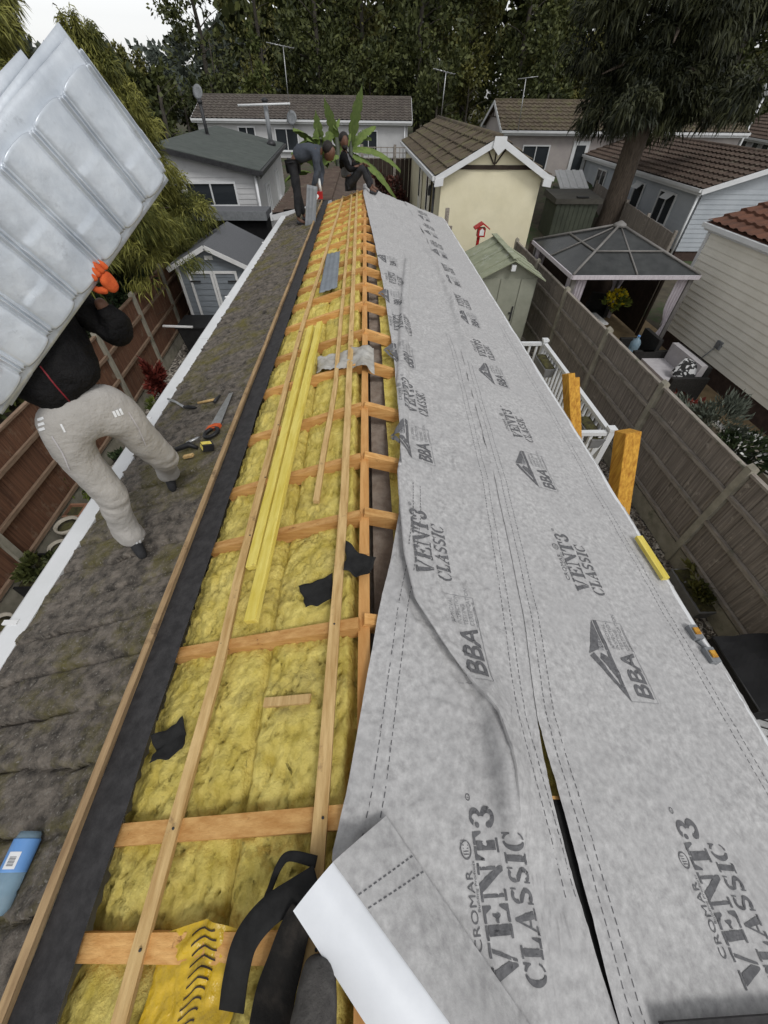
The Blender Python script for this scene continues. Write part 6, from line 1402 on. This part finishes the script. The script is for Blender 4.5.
cl3 = [('trousers', 'dark_cloth', {'hip': (Hh, (.14, .135)), 'l': (J3['l'][0], .105), 'r': (J3['r'][0], .105), 'kl': (kl, .085), 'kr': (kr, .085), 'al': (al+V((-.02, 0, .03)), .062), 'ar': (ar+V((-.02, 0, .03)), .062)}, [('hip', 'l'), ('hip', 'r'), ('l', 'kl'), ('kl', 'al'), ('r', 'kr'), ('kr', 'ar')], .02),
       ('vest', 'grey_cloth', {'h': (Hh+V((-.01, 0, .06)), (.15, .15)), 'w': (J3['w'][0], .145), 'c': (C3+V((.02, 0, 0)), .155), 'n': (C3+V((0, 0, .12)), .08)}, [('h', 'w'), ('w', 'c'), ('c', 'n')], .03),
       ('jacket', 'jacket', {'c': (C3+V((-.035, 0, .02)), .15), 'b': (J3['w'][0]+V((-.04, 0, 0)), .135), 'sl': (J3['sl'][0], .085), 'sr': (J3['sr'][0], .085), 'el': (J3['el'][0], .065), 'er': (J3['er'][0], .065), 'wl': (J3['el'][0].lerp(J3['wl'][0], .85), .045), 'wr': (J3['er'][0].lerp(J3['wr'][0], .85), .045)}, [('c', 'b'), ('c', 'sl'), ('c', 'sr'), ('sl', 'el'), ('el', 'wl'), ('sr', 'er'), ('er', 'wr')], .03)]
for a in (al, ar): cl3.append(('shoe', 'dark_metal', {'h': (a+V((-.04, 0, -.03)), .042), 'm': (a+V((.06, 0, -.05)), (.036, .044)), 't': (a+V((.14, 0, -.07)), (.026, .04))}, [('h', 'm'), ('m', 't')], 0))
w3 = far_person('bearded worker in black jacket and grey vest sitting on the far end of the ridge', J3, E2, cl3, C3+V((.02, -.02, .275)), (.30, -.85, -.30))
b = MB(); b.ball(C3+V((.04, -.09, .205)), .062, 2, (1, .8, .8)); b.build('beard', MT['hair'], w3)
# things they handle
q = V((-1.17, 10.16, fz+.34)); b = MB(); M = Matrix.Translation(q) @ Euler((R_(-12), R_(8), R_(-10))).to_matrix().to_4x4()
b.grid(lambda u, v: V((lerp(-.11, .11, u), .012*abs(math.sin(u*6.28*1.5)), lerp(-.36, .36, v))), 18, 12); b.bm.transform(M)
tag(b.build('tile_sheet', MT['grey_metal'], None, origin=q, thick=.004), 'grey tile strip held upright by the bending worker', 'roof tile sheet')
q = V((-.98, 10.36, fz+.52)); t = thing('cordless_drill', 'red and white power tool in the hands of the bending worker', 'power tool', q)
b = MB(); b.cbox(q, (.11, .10, .12)); b.build('motor_housing', MT['red'], t, bevel=.02); b = MB(); b.tube([q+V((-.04, -.03, .0)), q+V((-.20, -.12, -.16))], .035, 8); b.build('nose', MT['white_paint'], t); b = MB(); b.tube([q+V((.02, 0, .06)), q+V((.0, .0, .26))], .03, 8); b.build('grip', MT['white_paint'], t)

# ================================================================== loose things on the roof
def LA(px, py, off=.055): return roof_at(px, py, -1, off)
def slab(name, label, cat, pts, th, m, lift=.0, group=None):
    b = MB(); b.prism([p_+V((0, 0, lift)) for p_ in pts], (0, 0, th)); return tag(b.build(name, MT[m], None, origin=pts[0], bevel=.0015), label, cat, group)
# two long yellow battens
for (p0, p1, lb, wd) in (((311, 327), (252, 568), 'shorter yellow treated batten on the left of the loose pair lying over the rafters', .062), ((320, 323), (251, 622), 'longer yellow treated batten on the right of the loose pair lying over the rafters', .062)):
    a, c = LA(*p0, .05), LA(*p1, .05); b = MB(); b.beam(a, c, wd, .036, up=(-.3, 0, 1))
    bmesh.ops.subdivide_edges(b.bm, edges=[e for e in b.bm.edges if e.calc_length() > 1], cuts=10); tag(b.build('treated_batten', MT['yellow_wood'], None, origin=a, bevel=.003), lb, 'timber', 'loose yellow battens')
# grey plastic tile piece
pts = [LA(*p_, .045) for p_ in ((327, 254), (340, 251), (337, 287), (319, 293))]; a0, b0, c0, d0 = pts
b = MB(); b.grid(lambda u, v: (a0.lerp(b0, u)).lerp(d0.lerp(c0, u), v)+V((0, 0, .012*abs(math.sin(v*math.pi*3))+.004*math.sin(u*20))), 16, 30); tag(b.build('tile_offcut', MT['shed_grey'], None, origin=a0, thick=.006), 'dark grey ridged tile offcut lying across the far battens', 'tile')
# crumpled milky film
o = LA(352, 362, -.02)
def film(u, v):
    x, y = lerp(-.33, .20, u), lerp(-.20, .22, v)*(.6+.5*u); px_, py_ = o.x+x, o.y+y-.25*x; return V((px_, py_, rz(px_, .012+.035*fbm(px_*9, py_*9, 2)+.02*abs(nz(px_*17, py_*17)))))
b = MB(); b.grid(film, 34, 30); tag(b.build('plastic_film', MT['clear_film'], None, origin=o, thick=.001), 'crumpled milky plastic film lying on the insulation beyond the yellow battens', 'plastic sheet')
# scraps of black felt
def scrap(label, pts, lift, m='felt_black', curl=.02):
    pts = [LA(*p_, lift) if p_[0] < 362 else roof_at(*p_, 1, lift) for p_ in pts]; a, c, d, e = pts
    b = MB(); b.grid(lambda u, v: a.lerp(c, u).lerp(e.lerp(d, u), v)+V((.012*nz(u*3, v*3, lift*9), .012*nz(u*3, v*4, 5), curl*(abs(u-.5)*abs(v-.5)*4)+.006*nz(u*4, v*4))), 12, 12)
    return tag(b.build('felt_scrap', MT[m], None, origin=a, thick=.003), label, 'felt scrap', 'scraps of black felt')
scrap('black felt scrap, roughly square, beside the lower end of the yellow battens', [(299, 588), (333, 575), (332, 600), (306, 609)], .0)
scrap('black felt scrap bent over the ridge board under the long batten', [(346, 545), (376, 562), (368, 578), (344, 574)], .02, curl=.04)
scrap('small torn black felt scrap on the near insulation next to the left batten', [(155, 738), (186, 719), (186, 750), (154, 765)], .0, curl=.045)
a, c = LA(265, 703, -.02), LA(311, 699, -.02); b = MB(); b.beam(a, c, .036, .022); tag(b.build('wood_offcut', MT['batten'], None, origin=a, bevel=.002), 'short wood offcut lying on the insulation between the battens', 'timber')
# bottle
a, c = LA(-4, 908, .075), LA(33, 828, .075); d = (c-a).normalized(); Rm = d.to_track_quat('Z', 'Y').to_matrix().to_4x4(); L_ = (c-a).length
t = thing('water_bottle', 'clear drinking bottle with blue label lying on the mossy roof, left edge', 'bottle', a)
b = MB(); b.lathe(a-d*.02, [(.030, 0), (.042, .02), (.042, .05), (.039, .06), (.042, .07), (.042, L_-.05), (.040, L_-.01), (.034, L_+.01)], 22, Rm); b.build('body', MT['bottle'], t)
b = MB(); b.lathe(a+d*(L_*.42), [(.0428, 0), (.0432, .003), (.0432, L_*.42), (.0428, L_*.42+.003)], 22, Rm); lbm = b.build('label', MT['label_blue'], t)
s = d.cross(V((0, 0, 1))).normalized(); u_ = s.cross(d).normalized()
b = MB(); b.grid(lambda u, v: a+d*(L_*.46+L_*.22*v)+(u_*math.cos((u-.5)*.9+.15)+s*math.sin((u-.5)*.9+.15))*.0438, 8, 2); b.build('panel', MT['white_card'], lbm)
b = MB()
for k in range(7): b.grid(lambda u, v, k=k: a+d*(L_*.50+L_*.018*k+L_*.009*v)+(u_*math.cos((u*.5-.3)+.2)+s*math.sin((u*.5-.3)+.2))*.0441, 6, 1)
b.build('print', MT['dark_metal'], lbm)
# hand saw
tip, hl_ = LA(231, 393, .06), LA(209, 437, .06); d = (tip-hl_).normalized(); n_ = V((-.3, 0, 1)).normalized(); s = d.cross(n_).normalized(); L_ = (tip-hl_).length
t = thing('hand_saw', 'hand saw with orange and black handle lying on the mossy roof', 'saw', hl_)
b = MB(); pl_ = [hl_+d*.13-s*.055, hl_+d*.13+s*.060]; te = [tip+s*.022, tip-s*.020]; b.prism([pl_[0], pl_[1], te[0], te[1]], n_*.0016); b.build('blade', MT['steel'], t)
def hnd(a0, a1, r0, r1, n=16): return [(a0+(a1-a0)*k/n) for k in range(n+1)]
b = MB(); b.prism([hl_+d*x+s*y-n_*.012 for x, y in ((.10, -.062), (.155, -.055), (.175, .0), (.15, .066), (.11, .062), (.105, .02), (.112, -.02))], n_*.026); b.build('handle', MT['orange'], t, bevel=.004)
b = MB(); ring = [hl_+d*(.06+.062*math.cos(k*.3927))+s*(.0+.062*math.sin(k*.3927)) for k in range(17)]; b.tube(ring, .016, 8, cap=False); b.build('grip', MT['black_plastic'], t)
# tape measure, pliers, bar and sticks
q = LA(207, 446, .085); t = thing('tape_measure', 'black and yellow tape measure beside the saw handle', 'tape measure', q); b = MB(); Rm = Euler((0, R_(17), .6)).to_matrix().to_4x4(); Mx = Matrix.Translation(q) @ Rm
b.box((-.042, -.036, -.028), (.042, .036, .028)); b.bm.transform(Mx); b.build('case', MT['black_plastic'], t, bevel=.012); b = MB(); b.box((-.043, -.02, .0285), (.03, .02, .031)); b.box((-.046, -.037, -.012), (-.0425, .02, .016)); b.bm.transform(Mx); b.build('trim', MT['yellow_wood'], t)
q = LA(189, 448, .07); t = thing('pincers', 'dark pincers lying left of the tape measure', 'pincers', q); b = MB(); b.tube([q+V((-.10, -.02, .0)), q+V((0, .02, .02)), q+V((.07, .0, .0))], [.02, .026, .014], 8); b.build('handle', MT['black_plastic'], t)
b = MB(); b.tube([q+V((-.02, .03, .02)), q+V((.05, .09, .03)), q+V((.06, .12, .02))], [.016, .012, .006], 8); b.build('jaw', MT['steel'], t)
a, c = LA(184, 457, .06), LA(193, 455, .06); b = MB(); b.beam(a, c, .03, .02); tag(b.build('wood_offcut', MT['batten'], None, origin=a), 'tiny pale wood offcut on the mossy roof near the tape measure', 'timber')
a, c = LA(198, 403, .06), LA(217, 399, .06); t = thing('hammer', 'hammer with a pale wooden handle on the mossy roof beyond the saw', 'hammer', a); b = MB(); b.tube([a, c], .012, 8); b.build('handle', MT['batten'], t)
b = MB(); d = (c-a).normalized(); s = V((-d.y, d.x, 0)); b.tube([c-s*.06, c-s*.02+V((0, 0, .004)), c+s*.07], [.014, .016, .008], 8); b.build('head', MT['dark_metal'], t)
pts = [LA(x, y, .07) for x, y in ((168, 399), (176, 402), (184, 407), (189, 407))]; t = thing('pry_bar', 'bent dark pry bar lying across the white gutter', 'pry bar', pts[0]); b = MB(); b.tube(pts[:3], .012, 8); b.build('shaft', MT['steel'], t); b = MB(); b.tube([pts[2]+V((.006, 0, 0)), pts[3], pts[3]+V((.07, 0, -.01))], [.016, .018, .01], 8); b.build('grip', MT['black_plastic'], t)
a, c = LA(306, 222, .09), LA(309, 237, .06); 
# yellow wrapper with black printed bars
o = LA(196, 985, -.02)
def wrap(u, v):
    x, y = lerp(-.155, .13, u), lerp(-.30, .135, v); x += .05*nz(v*3, 4)+.02*(1-v); xx, yy = o.x+x, o.y+y-.06*abs(u-.55); return V((xx, yy, rz(xx, -.012+.03*abs(fbm(xx*11, yy*11, 2))+.012*math.sin(u*math.pi))))
b = MB(); b.grid(wrap, 46, 60); t_ = b.build('plastic_wrapper', MT['bag_yellow'], None, origin=o); tag(t_, 'crumpled yellow plastic wrapper with black bars on the near insulation', 'wrapper')
b = MB()
for k in range(20):
    v0 = .06+.046*k; b.grid(lambda u, v, v0=v0: wrap(.46+.05*math.sin(v0*5)+(.22+.06*math.sin(v0*9))*u, v0+.010*v+.035*u+.012*math.sin(u*5+v0*7))+V((0, 0, .0035)), 8, 2)
b.build('printed_bars', MT['dark_trim'], t_)
# black damp-course strips
def ribbon(label, pts, wd, m='felt_black', tw=(0, 0)):
    P_ = [V(p_) for p_ in pts]; Q = []
    for i in range(len(P_)-1):
        p0, p1, p2, p3 = P_[max(i-1, 0)], P_[i], P_[i+1], P_[min(i+2, len(P_)-1)]
        for k in range(8):
            t_ = k/8; Q.append(.5*((2*p1)+(-p0+p2)*t_+(2*p0-5*p1+4*p2-p3)*t_*t_+(-p0+3*p1-3*p2+p3)*t_**3))
    Q.append(P_[-1]); b = MB(); rows = []
    for i, p_ in enumerate(Q):
        d = (Q[min(i+1, len(Q)-1)]-Q[max(i-1, 0)]).normalized(); s = d.cross(V((0, 0, 1))).normalized(); a_ = lerp(tw[0], tw[1], i/(len(Q)-1)); s = (s*math.cos(a_)+V((0, 0, 1))*math.sin(a_)); w_ = wd if not isinstance(wd, tuple) else lerp(wd[0], wd[1], i/(len(Q)-1))
        rows.append([b.bm.verts.new(p_+s*w_*e) for e in (-.5, -.17, .17, .5)])
    for A_, B_ in zip(rows, rows[1:]):
        for k in range(3): b.bm.faces.new([A_[k], A_[k+1], B_[k+1], B_[k]]).smooth = True
    return tag(b.build('felt_strip', MT[m], None, origin=P_[0], thick=.004), label, 'felt strip', 'black felt strips at the near end')
ribbon('smooth black felt strip arching from under the white flap down to the wrapper', [LA(317, 880, .06), LA(296, 893, .07), LA(268, 912, .09), LA(246, 940, .09), LA(236, 975, .06), LA(231, 1012, .02)], .072, tw=(0, -.15))
ribbon('thin black felt loop standing up beside the long batten', [LA(316, 862, .05), LA(290, 856, .05), LA(279, 866, .05), LA(270, 888, .03), LA(262, 906, .0)], (.03, .014), tw=(.2, -.5))
ribbon('dusty wide black felt piece hanging down between the strip and the boot', [LA(303, 912, .08), LA(293, 935, .08), LA(284, 965, .05), LA(274, 1000, .03), LA(268, 1050, .02)], (.075, .125), 'dusty_black', tw=(0, -.2))
# black roll lying under the slit between the two membrane strips
b = MB(); b.grid(lambda u, v: V((lerp(.52, .82, u), lerp(-.75, .16, v), rz(lerp(.52, .82, u), .004+.002*nz(u*5, v*9)))), 6, 30); tag(b.build('felt_piece', MT['felt_black'], None, origin=(.67, -.3, 3.1), thick=.003), 'black felt piece showing through the slit between the membrane strips', 'felt piece')
b = MB(); a, c = roof_at(660, 1022, 1, .06), roof_at(800, 1012, 1, .06); b.beam(a+V((0, -.05, 0)), c+V((.0, -.05, 0)), .10, .02, up=(.3, 0, 1)); tag(b.build('felt_piece', MT['bitumen'], None, origin=a, bevel=.004), 'dark felt strip lying on the membrane at the bottom right corner', 'felt piece')
# boot of the photographer, toe at the bottom edge
q = V((-.165, -.250, rz(-.165, .02))); t = thing('boot', 'scuffed dark boot toe at the bottom edge next to the white flap', 'boot', q)
f = V((.06, 1, 0)).normalized()
sh = skin_bm({'h': (q-f*.20+V((0, 0, .05)), (.045, .048)), 'a': (q-f*.17+V((0, 0, .13)), .048), 'k': (q-f*.185+V((0, -.01, .26)), .052), 'm': (q-f*.06+V((0, 0, .055)), (.046, .052)), 't': (q+f*.02+V((0, 0, .042)), (.036, .050)), 'e': (q+f*.055+V((0, 0, .036)), (.026, .040))}, [('h', 'a'), ('a', 'k'), ('h', 'm'), ('m', 't'), ('t', 'e')], 3)
sh.transform(Matrix.Translation(q) @ Matrix.Scale(1.5, 4) @ Matrix.Translation(-q)); finish(sh, 'upper', 'boot', t, .003, 30)
b = MB(); pts = [(math.cos(a_)*.052*(1 if math.sin(a_) < 0 else .95), math.sin(a_)*(.16 if math.sin(a_) < 0 else .125)) for a_ in [k*math.pi/14 for k in range(28)]]
b.prism([q+V((x, y-.07, -.012+.31*0)) for x, y in pts], (0, 0, .024)); b.build('sole', MT['black_plastic'], t)
